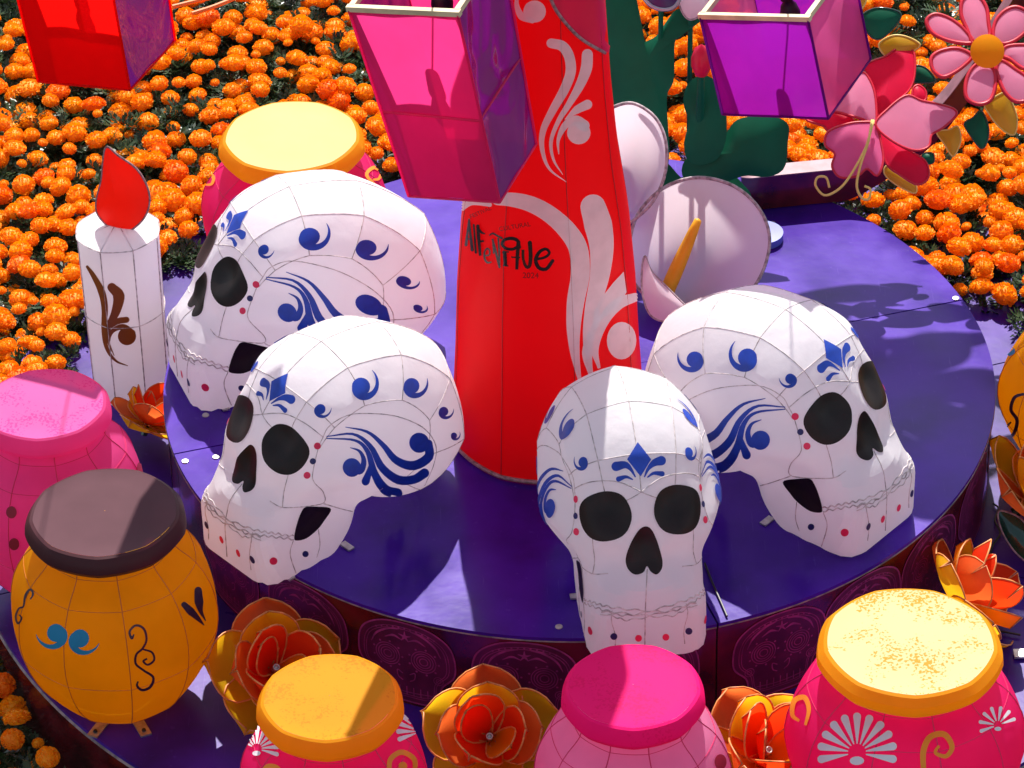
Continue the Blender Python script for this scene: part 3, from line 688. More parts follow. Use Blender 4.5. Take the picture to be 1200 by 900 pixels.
r_, dec, bv, loc = pot('magenta pot lantern with an amber lid and white fans, below the left skull', 398, 1010, 'magenta', 'amber', 'amberlid', .282, .64, .212, thread='threadp')
dec(fan(302, 878, 24, rad(-150), rad(15), 9), 'fan_print', 'whiteprint'); dec(fan(492, 858, 26, rad(160), rad(300), 8), 'fan_print', 'whiteprint')
dec(strip([(455, 905), (457, 890), (470, 882), (484, 890), (485, 905)], [5, 6, 6, 6, 5], 24, 2), 'curl_print', 'orangeprint'); dec(disc((471, 898), 5), 'curl_print', 'orangeprint')
dec(strip([(308, 905), (315, 898), (326, 900), (330, 908)], [4, 5, 5, 4], 20, 2), 'curl_print', 'orangeprint')
r_, dec, bv, loc = pot('pale pink pot lantern with a hot pink lid, below the front skull', 742, 1010, 'palepink', 'hotlid', 'hotlid', .292, .68, .206, thread='threadp')
dec(disc((843, 893), 7, 9), 'dot_print', 'darkred')
r_, dec, bv, loc = pot('magenta pot lantern with a large spotted pale yellow lid, at the front right', 1055, 965, 'magenta', 'amber', 'palelid', .358, .705, .268, thread='threadp')
dec(fan(1005, 882, 42, rad(-190), rad(10), 11), 'fan_print', 'whiteprint'); dec(fan(1168, 850, 20, rad(-200), rad(-20), 7), 'fan_print', 'whiteprint'); dec(fan(935, 782, 17, rad(-190), rad(-30), 7), 'fan_print', 'whiteprint')
dec(strip([(1082, 902), (1082, 880), (1090, 864), (1106, 861), (1115, 875), (1108, 886), (1096, 882), (1100, 874)], [6, 7, 7, 7, 6, 5, 4, 3], 40, 2), 'curl_print', 'orangeprint')
dec(strip([(945, 850), (949, 832), (944, 818), (932, 822), (930, 838), (938, 845)], [3, 5, 6, 6, 5, 3], 34, 2), 'curl_print', 'orangeprint')
dec(strip([(1166, 792), (1156, 780), (1150, 790), (1158, 798)], [3, 4, 4, 3], 20, 2), 'curl_print', 'orangeprint')
r_, dec, bv, loc = pot('orange pot lantern with turquoise marks, cut off by the right edge', 1276, 545, 'orange', 'amber', 'palelid', .325, .62, .24)
dec(Layers([strip([(1172, 432), (1180, 418), (1186, 412)], [2, 6, 9], 14, 2), strip([(1178, 412), (1184, 402), (1187, 398)], [3, 8, 9], 14, 2)]), 'leaf_print', 'teal')
dec(strip([(1200, 462), (1190, 466), (1186, 480), (1193, 492), (1190, 506), (1184, 512), (1180, 502), (1186, 494)], [3, 4, 4, 4, 4, 4, 3, 2], 40, 2), 'curl_print', 'inkp')

# ------------------------------------------------------------------ candle
M['brownprint'] = mat('brown_print', (.27, .075, .008), .45)
M['candle'] = mat('candle_cloth', (.90, .86, .89), .55, .02, 5, trans=.45, tcol=(.99, .94, .96), bump=.05, bscale=200)
M['flame'] = mat('flame_cloth', (.95, .035, .006), .5, .05, 5, trans=.55, spec=.25)
cb = at(155, 452, Z2); cz = 0.0
for z_ in np.linspace(.2, 1.4, 400):
    p_ = cb+np.array([0, 0, z_]); v = p_-CAM; yy = 450-FPX*(v@CU)/(v@CF)
    if yy < 270: cz = z_; break
CL = (cb[0], cb[1], Z2+.002)
candle = thing('candle_lantern', 'tall white candle lantern with a red flame and brown scroll', 'candle lantern', CL)
def csq(t): k = 8; a = ((t+.35) % (2*pi/k))-pi/k; return .5+.5*cos(pi/k)/cos(a)
b = MB(); b.lathe([(.138, .0), (.140, .4*cz), (.146, cz)], 96, sq=csq, cap0=True); V, F = b.V, b.F; b.build('candle_body', M['candle'], candle, True, 9)
b2 = MB(); b2.lathe([(.1455, cz+.0005), (.08, cz+.018), (.001, cz+.03)], 96, sq=csq); b2.build('candle_top', M['candle'], candle, True, 9)
CB = bvh_of([np.array(v)+np.array(CL) for v in V], F)
for k in range(8):
    t = -.35+k*pi/4; b = MB(); b.tube([(.139*csq(t)*cos(t), .139*csq(t)*sin(t), 0), (.147*csq(t)*cos(t), .147*csq(t)*sin(t), cz), (.002*cos(t), .002*sin(t), cz+.032)], .0022, 4); b.build('rib_seam', M['wire'], candle)
for z_, r_ in ((cz, .148), (cz*.52, .1445)):
    b = MB(); b.tube([(r_*csq(t)*cos(t), r_*csq(t)*sin(t), z_) for t in np.linspace(0, 2*pi, 48, endpoint=False)], .0024, 4, True); b.build('hoop_seam', M['wire'], candle)
cC = crop(80, 160, 2.5); dc = lambda sh: onto(sh, CB, .004, 'scroll_print', 'brownprint', candle, CL)
dc(stp(cC, 2.5, [(58, 380), (75, 405), (98, 450), (108, 500), (106, 570), (115, 620), (140, 655), (175, 670)], [8, 14, 20, 18, 13, 10, 7, 2], 50))
dc(stp(cC, 2.5, [(128, 440), (148, 465), (140, 510), (120, 555), (112, 600), (128, 640)], [26, 34, 26, 16, 10, 2], 40))
dc(stp(cC, 2.5, [(170, 535), (145, 540), (122, 562)], [18, 18, 2]))
dc(Layers([stp(cC, 2.5, [(135, 640), (120, 600), (130, 568), (160, 556), (185, 575)], [2, 7, 12, 18, 24]), disc(cC([(172, 583)])[0], 10.5)]))

# ------------------------------------------------------------------ flat-ish lantern shapes traced on a plane of their own
def on_plane(P, c, n):
    out = []
    for x, y in P:
        d = ray(x, y); out.append(CAM+d*(((np.array(c)-CAM)@n)/(d@n)))
    return np.array(out)
def lens(outl, n, bulge, rings=5, side=2, skew=None):
    """inflated lantern shape inside a closed outline"""
    B = np.array(outl); c = B.mean(0) if skew is None else np.array(skew); V = []; F = []; m = len(B)
    for s in ((1, -1) if side == 2 else (1,)):
        b0 = len(V); V.append(c+n*bulge*s)
        for j in range(1, rings+1):
            q = j/rings
            V += [c+(p-c)*q+n*bulge*s*(1-q*q) for p in B]
        for k in range(m):
            f = (b0, b0+1+k, b0+1+(k+1) % m); F.append(f if s > 0 else f[::-1])
        for j in range(rings-1):
            for k in range(m):
                a = b0+1+j*m; f = (a+k, a+m+k, a+m+(k+1) % m, a+(k+1) % m); F.append(f if s > 0 else f[::-1])
    return V, F
def unit(v): v = np.array(v, float); return v/np.linalg.norm(v)
def shape(name, P, c, n, bulge, m, parent, loc, rim=None, rimr=.004, n_=48, rimname='rim_wire', side=2, straight=False):
    n = unit(n); P2 = closedspline(P, n_) if not straight else P
    W3 = on_plane(P2, c, n)-np.array(loc); V, F = lens(W3, n, bulge, side=side)
    o = link(name, mkmesh(name, V, F, M[m], True, 50), parent)
    if rim: b = MB(); b.tube(W3, rimr, 5, True); b.build(rimname, M[rim], o, True)
    return o
fn = unit((-.25, -.93, .15)); fc = cb+np.array([-.01, -.0, cz+.1])
fl_ = shape('flame', [(125, 172), (138, 182), (160, 198), (173, 220), (175, 240), (167, 258), (150, 271), (132, 269), (115, 252), (113, 235), (119, 210), (121, 188)], fc, fn, .045, 'flame', candle, CL, 'glue', .004)

# callas
M['calla'] = mat('calla_cloth', (.88, .72, .80), .4, .03, 4, trans=.50, tcol=(.97, .85, .92), coat=.2, bump=.03)
M['callarim'] = mat('calla_rim', (.48, .38, .42), .6, .3, 60)
M['spadix'] = mat('yellow_spadix', (.93, .50, .015), .5, .1, 10, trans=.3)
M['green'] = mat('green_cloth', (.004, .17, .085), .45, .12, 5, trans=.35, spec=.3, bump=.08, bscale=12)
M['darkgreen'] = mat('dark_green_film', (.003, .05, .03), .15, .2, 6, coat=.5)
def calla(label, rim, throat, Y, n, spad=None, fold=None, depth=.14):
    n = unit(n); c0 = np.mean(rim, axis=0); c = aty(c0[0], c0[1], Y); base = c.copy(); base[2] = 0.0; loc = tuple(base)
    root = thing('calla_lily', label, 'calla lily', loc, 0, 'white calla lilies behind the skulls')
    R3 = on_plane(closedspline(rim, 64), c, n)-np.array(loc); th = on_plane([throat], c, n)[0]-np.array(loc)-n*depth
    V = []; F = []; rg = 12
    for j in range(rg+1):
        q = j/rg
        for p in R3:
            v = th+(p-th)*(q*.97+.03); h = (1-q)**1.0; V.append(th+(p-th)*(.03+.97*q)-n*.055*sin(pi*q))
    m = 64
    for j in range(rg):
        for k in range(m): F.append((j*m+k, j*m+(k+1) % m, (j+1)*m+(k+1) % m, (j+1)*m+k))
    F.append(tuple(range(m))[::-1])
    link('spathe', mkmesh('spathe', V, F, M['calla'], True), root)
    b = MB(); b.tube(R3, .006, 6, True); b.build('rim_wire', M['callarim'], root, True)
    if spad is not None:
        a, t = spad; A_ = on_plane([a], c-n*.05, n)[0]-np.array(loc); B_ = on_plane([t], c+n*.05, n)[0]-np.array(loc)
        P = [th]+[A_+(B_-A_)*t_ for t_ in np.linspace(0, 1, 7)]+[B_+(B_-A_)*.02]; b = MB(); b.tube(P, [.02, .026, .027, .026, .024, .021, .018, .013, .004], 12); b.build('spadix', M['spadix'], root, True)
    b = MB(); b.tube([th-n*.05, th-n*.16, (th[0], th[1]+.26, .04), (th[0], th[1]+.27, .002)], [.010, .02, .03, .03], 10); b.build('stem', M['green'], root, True)
    return root, c, n, loc
r_, c_, n_, loc = calla('open white calla lily with a yellow spadix, behind the right facing skull',
    [(818, 208), (860, 218), (890, 245), (902, 280), (893, 320), (870, 350), (830, 366), (790, 368), (760, 350), (740, 325), (737, 290), (748, 250), (778, 220)], (778, 345), .42, (-.12, -.72, .68), ((783, 338), (818, 258)))
o = shape('spathe_fold', [(756, 300), (764, 318), (790, 345), (812, 370), (790, 378), (765, 372), (754, 350), (752, 320)], c_+n_*.03, n_, .02, 'calla', r_, loc, 'callarim', .004)
calla('smaller white calla lily half hidden behind the red tower', [(745, 122), (768, 138), (780, 165), (780, 200), (768, 232), (750, 252), (732, 262), (716, 245), (700, 210), (696, 165), (708, 135), (725, 123)], (722, 240), .62, (-.3, -.75, .58))

# green leaf shapes
def plant(name, label, cat, px, Y, **k):
    c = aty(px[0], px[1], Y); return thing(name, label, cat, (c[0], c[1], 0), **k), c, (c[0], c[1], 0)
c7 = crop(690, 0, 4.09)
r_, c_, loc = plant('cactus_lantern', 'tall green forked cactus lantern right behind the red tower', 'cactus lantern', (745, 100), .95)
N_ = (-.1, -.85, .5)
shape('cactus_body', c7([(30, -60), (110, -80), (215, -60), (224, 60), (226, 200), (230, 275), (250, 215), (320, 175), (360, 120), (420, 45), (480, 60), (545, 90), (500, 125), (440, 170), (412, 210), (408, 380), (375, 460), (380, 600), (385, 740), (360, 860), (250, 900), (140, 760), (120, 500), (95, 380), (75, 240), (50, 120)]), c_, N_, .018, 'green', r_, loc, n_=110)
shape('cactus_foot', [(745, 300), (770, 195), (795, 205), (812, 235), (800, 300), (770, 420), (745, 420)], c_+np.array([0, .08, 0]), N_, .03, 'green', r_, loc)
r_, c_, loc = plant('cactus_lantern', 'two-lobed green cactus lantern under the violet hanging box', 'cactus lantern', (860, 170), .85)
c3 = crop(800, 0, 3.)
shape('cactus_lobe', c3([(15, 300), (60, 265), (105, 275), (135, 310), (152, 380), (155, 440), (150, 500), (120, 560), (60, 580), (15, 560), (5, 500), (20, 430), (2, 360)]), c_+np.array([0, -.02, 0]), N_, .028, 'green', r_, loc)
shape('cactus_lobe', c3([(145, 480), (185, 425), (250, 408), (330, 412), (372, 440), (370, 500), (358, 590), (300, 622), (220, 618), (150, 640), (60, 650), (0, 620), (10, 560), (80, 530)]), c_+np.array([0, .02, 0]), N_, .028, 'green', r_, loc)
shape('cactus_foot', [(790, 215), (850, 205), (870, 215), (880, 240), (850, 300), (800, 300)], c_+np.array([0, .05, 0]), N_, .03, 'green', r_, loc)
M['bud'] = mat('bud_cloth', (.80, .01, .08), .4, .1, 6, trans=.3)
r_, c_, loc = plant('cactus_bud', 'small red bud on top of the two-lobed green cactus', 'bud', (822, 72), .85)
cc = aty(822, 71, .85)-np.array(loc); m_ = MB(); m_.lathe([(.001, -.068), (.022, -.055), (.036, -.02), (.036, .01), (.025, .045), (.001, .065)], 20); m_.V = [tuple(np.array(v)+cc) for v in m_.V]; m_.build('bud', M['bud'], r_, True)
b = MB(); b.tube([cc+np.array([0, .01, -.06]), cc+np.array([0, .03, -.20]), (0, .03, .0)], [.012, .016, .02], 8); b.build('bud_stem', M['green'], r_)
# white petal and dark disc at the top edge
r_, c_, loc = plant('hanging_petal_flower', 'pale petal at the top edge beside the violet box', 'flower', (810, 0), 1.0)
shape('petal', [(800, -30), (822, -12), (832, 5), (818, 20), (806, 22), (797, 8), (795, -15)], c_, N_, .02, 'calla', r_, loc, 'callarim', .004)
b = MB(); b.tube([c_-np.array(loc)+np.array([0, .03, 0]), (0, .05, .5), (0, .06, 0)], .01, 6); b.build('stem', M['green'], r_)
r_, c_, loc = plant('round_flower_centre', 'dark violet disc with a silver rim at the top edge', 'flower', (775, 0), .98)
M['violetdisc'] = mat('violet_disc', (.06, .02, .13), .3); M['silver'] = mat('silver_rim', (.5, .5, .55), .35, metal=.7)
shape('disc', [(750, -14), (760, 4), (775, 11), (790, 8), (797, -6), (790, -26), (765, -30)], c_, N_, .01, 'violetdisc', r_, loc, 'silver', .008)
b = MB(); b.tube([c_-np.array(loc)+np.array([0, .03, 0]), (0, .05, .5), (0, .06, 0)], .01, 6); b.build('stem', M['green'], r_)

# ------------------------------------------------------------------ maroon ribbon arm with leaves and flowers
M['ribbontop_lit'] = mat('ribbon_top', (.32, .14, .18), .35, .2, 20)  # paler than the maroon face: sunlight on the top put into its colour
pth = [(868, 246, .98), (905, 250, 1.00), (950, 247, 1.02), (1000, 232, 1.04), (1050, 203, 1.06), (1095, 168, 1.07), (1130, 125, 1.08), (1160, 78, 1.09), (1195, 20, 1.10), (1235, -60, 1.12), (1260, -170, 1.14)]
W3 = np.array([aty(x, y, Y) for x, y, Y in pth]); W3 = spline(W3, 60)
W3[:, 2] = np.maximum(W3[:, 2], .004)
rb = thing('ribbon_arm', 'dark maroon curved ribbon arm rising to the right behind the stage', 'ribbon arm', W3[0])
hgt, thk = .135, .035
def band(z0, z1, y0, y1):
    V = []; F = []
    for p in W3:
        q = p-W3[0]
        for dy, dz in ((y0, z0), (y0, z1), (y1, z1), (y1, z0)): V.append((q[0], q[1]+dy, q[2]+dz))
    n = len(W3)
    for i in range(n-1):
        for k in range(4): F.append((i*4+k, i*4+(k+1) % 4, (i+1)*4+(k+1) % 4, (i+1)*4+k))
    F += [(0, 1, 2, 3), ((n-1)*4+3, (n-1)*4+2, (n-1)*4+1, (n-1)*4)]; return V, F
b = MB(); b.add(*band(0, hgt, 0, .07)); b.build('ribbon_face', M['maroon'], rb, True, 40)
b = MB(); b.add(*band(hgt+.001, hgt+.005, -.002, .072)); b.build('ribbon_top', M['ribbontop_lit'], rb, True, 40)
b = MB(); b.tube([tuple(W3[-1]-W3[0]+np.array([0, .03, .05])), tuple(W3[-1]*np.array([1, 1, 0])-W3[0]+np.array([.6, .2, GZ]))], .03, 8); b.build('prop_post', M['maroon'], rb)
M['leafy'] = mat('yellow_leaf_cloth', (.80, .45, .01), .4, .1, 6, trans=.3); M['gold'] = mat('gold_rim', (.85, .60, .15), .4)
def small_leaf(P, m, Y, label):
    c = aty(np.mean([p[0] for p in P]), np.mean([p[1] for p in P]), Y); r = thing('paper_leaf', label, 'leaf', c, 0, 'small leaves on the ribbon arm')
    shape('leaf_blade', P, c, (-.1, -.8, .6), .012, m, r, tuple(c), 'gold' if m == 'leafy' else 'darkgreen', .0035, 36)
    return r
LV = [([(1010, 20), (1025, 10), (1045, 11), (1056, 18), (1045, 35), (1030, 46), (1018, 40)], 'green', 1.0, 'green leaf nearest to the rose side of the violet box'),
      ([(1000, -8), (1010, -8), (1015, 0), (1008, 12), (1002, 5)], 'leafy', 1.0, 'tiny yellow leaf at the top edge right of the violet box'),
      ([(1030, 52), (1045, 42), (1062, 43), (1078, 52), (1070, 60), (1050, 70), (1038, 66)], 'leafy', 1.02, 'yellow leaf above the red lily petal'),
      ([(1071, 78), (1085, 80), (1096, 94), (1085, 97), (1070, 95)], 'green', 1.05, 'small green leaf right of the top red lily petal'),
      ([(1178, 108), (1186, 120), (1192, 140), (1188, 158), (1172, 150), (1158, 132), (1155, 122)], 'leafy', 1.02, 'large yellow leaf under the daisy'),
      ([(1150, 130), (1158, 148), (1157, 165), (1150, 174), (1138, 160), (1130, 145), (1140, 138)], 'green', 1.02, 'green leaf hanging below the ribbon arm'),
      ([(1122, 148), (1126, 162), (1122, 176), (1116, 183), (1106, 168), (1098, 155), (1112, 152)], 'leafy', 1.0, 'yellow leaf below the ribbon arm, right of the lily'),
      ([(1083, 180), (1093, 180), (1094, 190), (1086, 192), (1080, 186)], 'green', .98, 'tiny green leaf beside the lower red lily petal'),
      ([(1040, 194), (1056, 200), (1072, 214), (1073, 226), (1060, 222), (1044, 212), (1036, 202)], 'leafy', .95, 'yellow leaf under the lily')]
for P, m, Y, l in LV: small_leaf(P, m, Y, l)
# lily
M['lilypink'] = mat('lily_pink', (1.0, .42, .62), .4, .05, 5, trans=.62, spec=.3); M['lilyred'] = mat('lily_red', (1.0, .02, .12), .4, .1, 5, trans=.6, spec=.3)
M['mauve'] = mat('lily_mauve', (.95, .20, .46), .4, .06, 5, trans=.55, spec=.3); M['redrim'] = mat('red_rim', (.62, .004, .03), .4, .1, 20)
cl = aty(1026, 146, .72); lr = thing('lily_flower', 'big pink and red open lily with curled yellow stamens', 'lily', cl, 0)
LP = [('lilyred', [(1026, 146), (1026, 110), (1012, 80), (1022, 72), (1038, 66), (1055, 55), (1070, 60), (1072, 85), (1066, 105), (1050, 120)], -.04),
      ('lilypink', [(1026, 146), (1012, 140), (985, 132), (978, 128), (995, 105), (1010, 85), (1020, 95), (1026, 115)], 0),
      ('lilypink', [(1026, 146), (1040, 128), (1062, 112), (1080, 118), (1100, 122), (1118, 128), (1120, 136), (1105, 150), (1092, 158), (1088, 172), (1070, 176), (1045, 165)], .03),
      ('lilyred', [(1026, 150), (1045, 165), (1068, 178), (1085, 190), (1088, 208), (1075, 216), (1055, 205), (1038, 190)], -.05),
      ('mauve', [(1026, 146), (1033, 170), (1035, 190), (1028, 206), (1016, 198), (1005, 206), (985, 208), (975, 195), (978, 180), (967, 170), (970, 155), (990, 146), (1010, 143)], .02),
      ('lilyred', [(975, 158), (965, 148), (945, 140), (960, 132), (985, 133), (1000, 140), (995, 150)], -.03),
      ('lilyred', [(1070, 104), (1076, 100), (1084, 106), (1085, 116), (1078, 120), (1070, 116)], -.03)]
for m, P, dy in LP:
    c = cl+np.array([0, -dy, dy*.5]); n = unit((.1*(np.mean([p[0] for p in P])-1026)/40, -.52, .85)); shape('petal', P, c, n, .008, m, lr, tuple(cl), 'redrim', .0045, 56)
for P in ([(1026, 143), (1015, 172), (1000, 200), (985, 220), (967, 229), (956, 218), (958, 208), (968, 208), (972, 220)], [(1024, 143), (1017, 168), (1008, 195), (1004, 218), (1010, 232), (1018, 233), (1020, 222), (1013, 218)]):
    W_ = on_plane(spline(P, 40), cl+np.array([0, -.10, .05]), unit((0, -.8, .6)))-cl; W_[:6] += np.outer(np.linspace(1, 0, 6), [0, .06, -.03])
    b = MB(); b.tube(W_, .0045, 6); b.build('stamen', M['gold'], lr, True)
# daisy
cdz = aty(1157, 60, .88); dr = thing('daisy_flower', 'pink daisy with red edged petals and an orange centre', 'daisy', cdz, 0)
cD = crop(1000, 0, 3.6)
for P in ([(508, 195), (482, 130), (455, 60), (465, -5), (520, -20), (560, 30), (570, 100), (575, 150), (540, 165)],
          [(590, 150), (600, 90), (640, 45), (690, 30), (740, 60), (735, 120), (690, 165), (640, 185), (610, 175)],
          [(640, 200), (700, 190), (760, 200), (770, 260), (720, 290), (660, 250), (630, 235)],
          [(625, 255), (680, 290), (745, 340), (750, 410), (690, 430), (640, 390), (610, 320), (605, 280)],
          [(545, 262), (590, 290), (600, 350), (580, 420), (530, 440), (480, 415), (475, 350), (500, 290)],
          [(500, 235), (470, 275), (420, 310), (375, 325), (335, 295), (330, 245), (370, 215), (440, 205)],
          [(505, 180), (440, 180), (370, 160), (325, 130), (310, 85), (345, 60), (400, 75), (450, 108), (488, 148)]):
    shape('petal', cD(P), cdz, unit((0, -.52, .85)), .007, 'lilypink', dr, tuple(cdz), 'redrim', .0075, 44)
shape('flower_centre', [(1157+20*cos(t), 60+20*sin(t)) for t in np.linspace(0, 2*pi, 20, endpoint=False)], cdz+np.array([0, -.03, .024]), unit((0, -.75, .66)), .012, 'amber', dr, tuple(cdz), n_=30)
# guessed flowers, unseen out of frame, added to throw shade on the stage
for i, (x, y, z, s) in enumerate(((.78, 1.72, 1.9, 1.3), (1.06, 1.62, 2.15, 2.1), (1.27, 1.35, 2.3, 1.9))):
    root = thing('daisy_flower', ['unseen pink daisy added above the violet box to shade the stage', 'unseen pink daisy added above the lily to shade the stage', 'unseen pink daisy added highest up to shade the stage'][i], 'daisy', (x, y, z))
    for k in range(7):
        t = k*2*pi/7; P = [(.05+u*.19*s, w_*.065*s*(1.0)) for u, w_ in ((0, 0), (.3, .6), (.7, 1), (1, .6), (1.05, 0), (1, -.6), (.7, -1), (.3, -.6))]
        B = closedspline(P, 28); e1 = np.array([1, 0, 0]); e2 = unit((0, .97, .2)); n = unit((0, -.2, .97))
        W_ = [e1*(p[0]*cos(t)-p[1]*sin(t))+e2*(p[0]*sin(t)+p[1]*cos(t)) for p in B]; V, F = lens(W_, n, .015)
        link('petal', mkmesh('petal', V, F, M['lilypink'], True), root)
    V, F = lens([np.array([1., 0, 0])*.10*s*cos(t)+e2*.10*s*sin(t)+n*.03 for t in np.linspace(0, 2*pi, 24, endpoint=False)], n, .02); link('flower_centre', mkmesh('flower_centre', V, F, M['amber'], True), root)
    b = MB(); b.tube([(0, .02, 0), (.25, .06, .12), (.9, .1, .1), (2.3-x, .25, -.3), (2.5-x, .3, GZ-z)], .018, 6); b.build('stem', M['green'], root)
    for sx in (-1, 1):
        P = closedspline([(0, 0), (.12*sx, .05), (.3*sx, .04), (.42*sx, -.03), (.28*sx, -.09), (.12*sx, -.06)], 30); V, F = lens([(p[0], .05, p[1]-.25) for p in P], np.array([0, -1., 0.]), .02); link('leaf', mkmesh('leaf', V, F, M['green'], True), root)

# ------------------------------------------------------------------ lantern roses
M['rosered'] = mat('rose_red', (1.0, .06, .008), .45, .06, 6, trans=.65, spec=.3); M['rosecoral'] = mat('rose_coral', (1.0, .20, .04), .45, .06, 6, trans=.65, spec=.3)
M['roseorange'] = mat('rose_orange', (1.0, .46, .01), .45, .06, 6, trans=.65, spec=.3); M['roseyellow'] = mat('rose_yellow', (1.0, .62, .015), .45, .06, 6, trans=.65, spec=.3)
M['copper'] = mat('copper_rim', (.85, .30, .08), .45, .2, 40)
def petal_geo(L, Wd, lift, curl, cup=.3, nu=14, nv=10):
    V = []
    for i in range(nu+1):
        u = i/nu; w = Wd*float(np.interp(u, [0, .12, .3, .5, .68, .82, .92, .97, 1], [.22, .52, .84, 1, .97, .78, .50, .28, .05]))
        for j in range(nv+1):
            v = j/nv*2-1; r = L*u; z = lift*L*u**1.2+curl*L*u**2.5+cup*Wd*v*v*(.5+u*.6)
            V.append((r-.05*L*(v*v)*u, v*w, z))
    F = [(i*(nv+1)+j, (i+1)*(nv+1)+j, (i+1)*(nv+1)+j+1, i*(nv+1)+j+1) for i in range(nu) for j in range(nv)]
    rim = [V[i*(nv+1)] for i in range(nu+1)]+[V[nu*(nv+1)+nv//2]]+[V[i*(nv+1)+nv] for i in range(nu, -1, -1)]
    return V, F, rim
PG = {}
for key, a in dict(outer=(.235, .115, .12, .10), mid=(.17, .098, .55, .1, .5), inner=(.125, .085, 1.1, .1, .7), core=(.085, .06, 1.5, .1, .8)).items():
    V, F, rim = petal_geo(*a); w = MB(); w.tube(rim, .0032, 5); PG[key] = (V, F, mkmesh('petal_rim', w.V, w.F, M['copper'], True))
def rose(label, loc, tilt=(0, 0), rz=0, s=1.0, seed=0):
    rnd = random.Random(seed); root = thing('rose_lantern', label, 'rose lantern', loc, 0, 'orange rose lanterns round the stage', s)
    root.rotation_euler = (tilt[0], tilt[1], rz)
    for key, n, z, ms, off in (('outer', 5, 0, ['rosecoral', 'roseyellow', 'roseyellow', 'roseyellow', 'roseyellow'], 0), ('mid', 4, .012, ['roseorange', 'rosecoral', 'roseorange', 'rosecoral'], 0), ('inner', 3, .022, ['rosered', 'rosered', 'rosered'], .5), ('core', 2, .03, ['rosered', 'roseorange'], .9)):
        V, F, rm = PG[key]
        for k in range(n):
            a = pi/2+off+k*2*pi/n+rnd.uniform(-.08, .08); me = mkmesh('petal', V, F, M[ms[k % len(ms)]], True)
            o = link('petal', me, root, (0, 0, z)); o.rotation_euler = (0, rnd.uniform(-.08, .08), a); link('petal_rim', rm, o)
    b = MB(); b.add(*lathe_at([(.010, .02), (.012, .06), (.008, .062), (.0075, .05), (.001, .05)], (0, 0, .03), 12)); b.build('bulb_cap', M['steel'], root, True)
    b = MB(); b.tube([(0, 0, .01), (0, 0, -.05)], .02, 8); b.build('rose_base', M['darkgreen'], root)
    return root
rose('rose lantern standing between the orange pot and the amber lidded pot', tuple(at(318, 790, Z2+.13)), (rad(38), rad(4), 0)[:2], rad(18), 1.0, 1)
rose('rose lantern between the amber lidded pot and the hot pink lidded pot', tuple(at(574, 868, Z2+.13)), (rad(40), 0), 0, .98, 2)
rose('rose lantern between the hot pink lidded pot and the large yellow lidded pot', tuple(at(888, 892, Z2+.13)), (rad(32), 0), rad(40), 1.0, 3)
rose('rose lantern behind the large yellow lidded pot', tuple(at(1118, 712, Z2+.12)), (rad(35), rad(45)), rad(60), .95, 4)
rose('closed rose lantern at the foot of the candle', tuple(at(172, 500, Z2+.1)), (rad(20), rad(20)), rad(80), .62, 5)
rose('rose lantern at the right edge beneath the orange pot', tuple(at(1202, 590, Z2+.12)), (rad(35), rad(-25)), rad(120), 1.0, 6)
rose('rose lantern at the left edge beside the orange pot', tuple(at(-32, 735, GZ+.25)), (rad(38), rad(10)), rad(10), .9, 7)
o = at(1196, 650, Z2+.06); gl = thing('rose_leaf', 'glossy dark green leaf under the rose at the right edge', 'leaf', o)
shape('leaf_blade', [(1170, 600), (1185, 602), (1200, 612), (1215, 640), (1218, 665), (1205, 660), (1188, 645), (1174, 622)], o+np.array([0, 0, .06]), (0, -.7, .7), .02, 'darkgreen', gl, tuple(o), 'glue', .0035)
# cables on the ground
for P, z0, lab in (([(1164, 590), (1170, 596), (1166, 610), (1172, 625), (1163, 640), (1160, 660), (1164, 690)], Z2+.012, 'black cable lying beside the rose at the right edge'),
               ([(826, 660), (835, 683), (846, 708), (852, 722)], .008, 'thin black cable on the stage behind the front skull'),
               ([(1163, 738), (1180, 741), (1196, 744)], Z2+.012, 'short cable on the lower ring right of the large pot')):
    W_ = np.array([at(x, y, z0) for x, y in P]); l0 = W_[0]; b = MB(); b.tube(spline(W_-l0, 40), .0035, 6); o = b.build('loose_cable', M['cable']); o.location = l0; tag(o, lab, 'cable')
o = at(1199, 766, Z2+.012); b = MB(); b.box((0, 0, 0), (.03, .02, .004)); o_ = b.build('steel_bracket', M['steel']); o_.location = o; tag(o_, 'small steel bracket on the lower ring at the right edge', 'bracket')
# small round foot disc behind the calla
M['bluedisc'] = mat('blue_disc', (.10, .12, .5), .35)
o = at(893, 280, .0); b = MB(); b.lathe([(.075, .002), (.075, .03), (.001, .031)], 30); o_ = b.build('round_foot_plate', M['bluedisc']); o_.location = (o[0], o[1], 0); tag(o_, 'small blue round foot plate right of the open calla', 'plate')

M['rod'] = mat('orange_rod', (.85, .20, .03), .5)
for i, (P, lab) in enumerate((([(202, 8), (235, 0), (262, -6)], 'orange rod lying on the marigolds at the top edge, left one'), ([(225, 16), (250, 8), (280, -4)], 'orange rod lying on the marigolds at the top edge, right one'))):
    W_ = np.array([at(x, y, -.42) for x, y in P]); l0 = W_[0].copy(); b = MB(); b.tube(spline(W_-l0, 12), .009, 6); o = b.build('orange_rod', M['rod']); o.location = l0; tag(o, lab, 'rod')
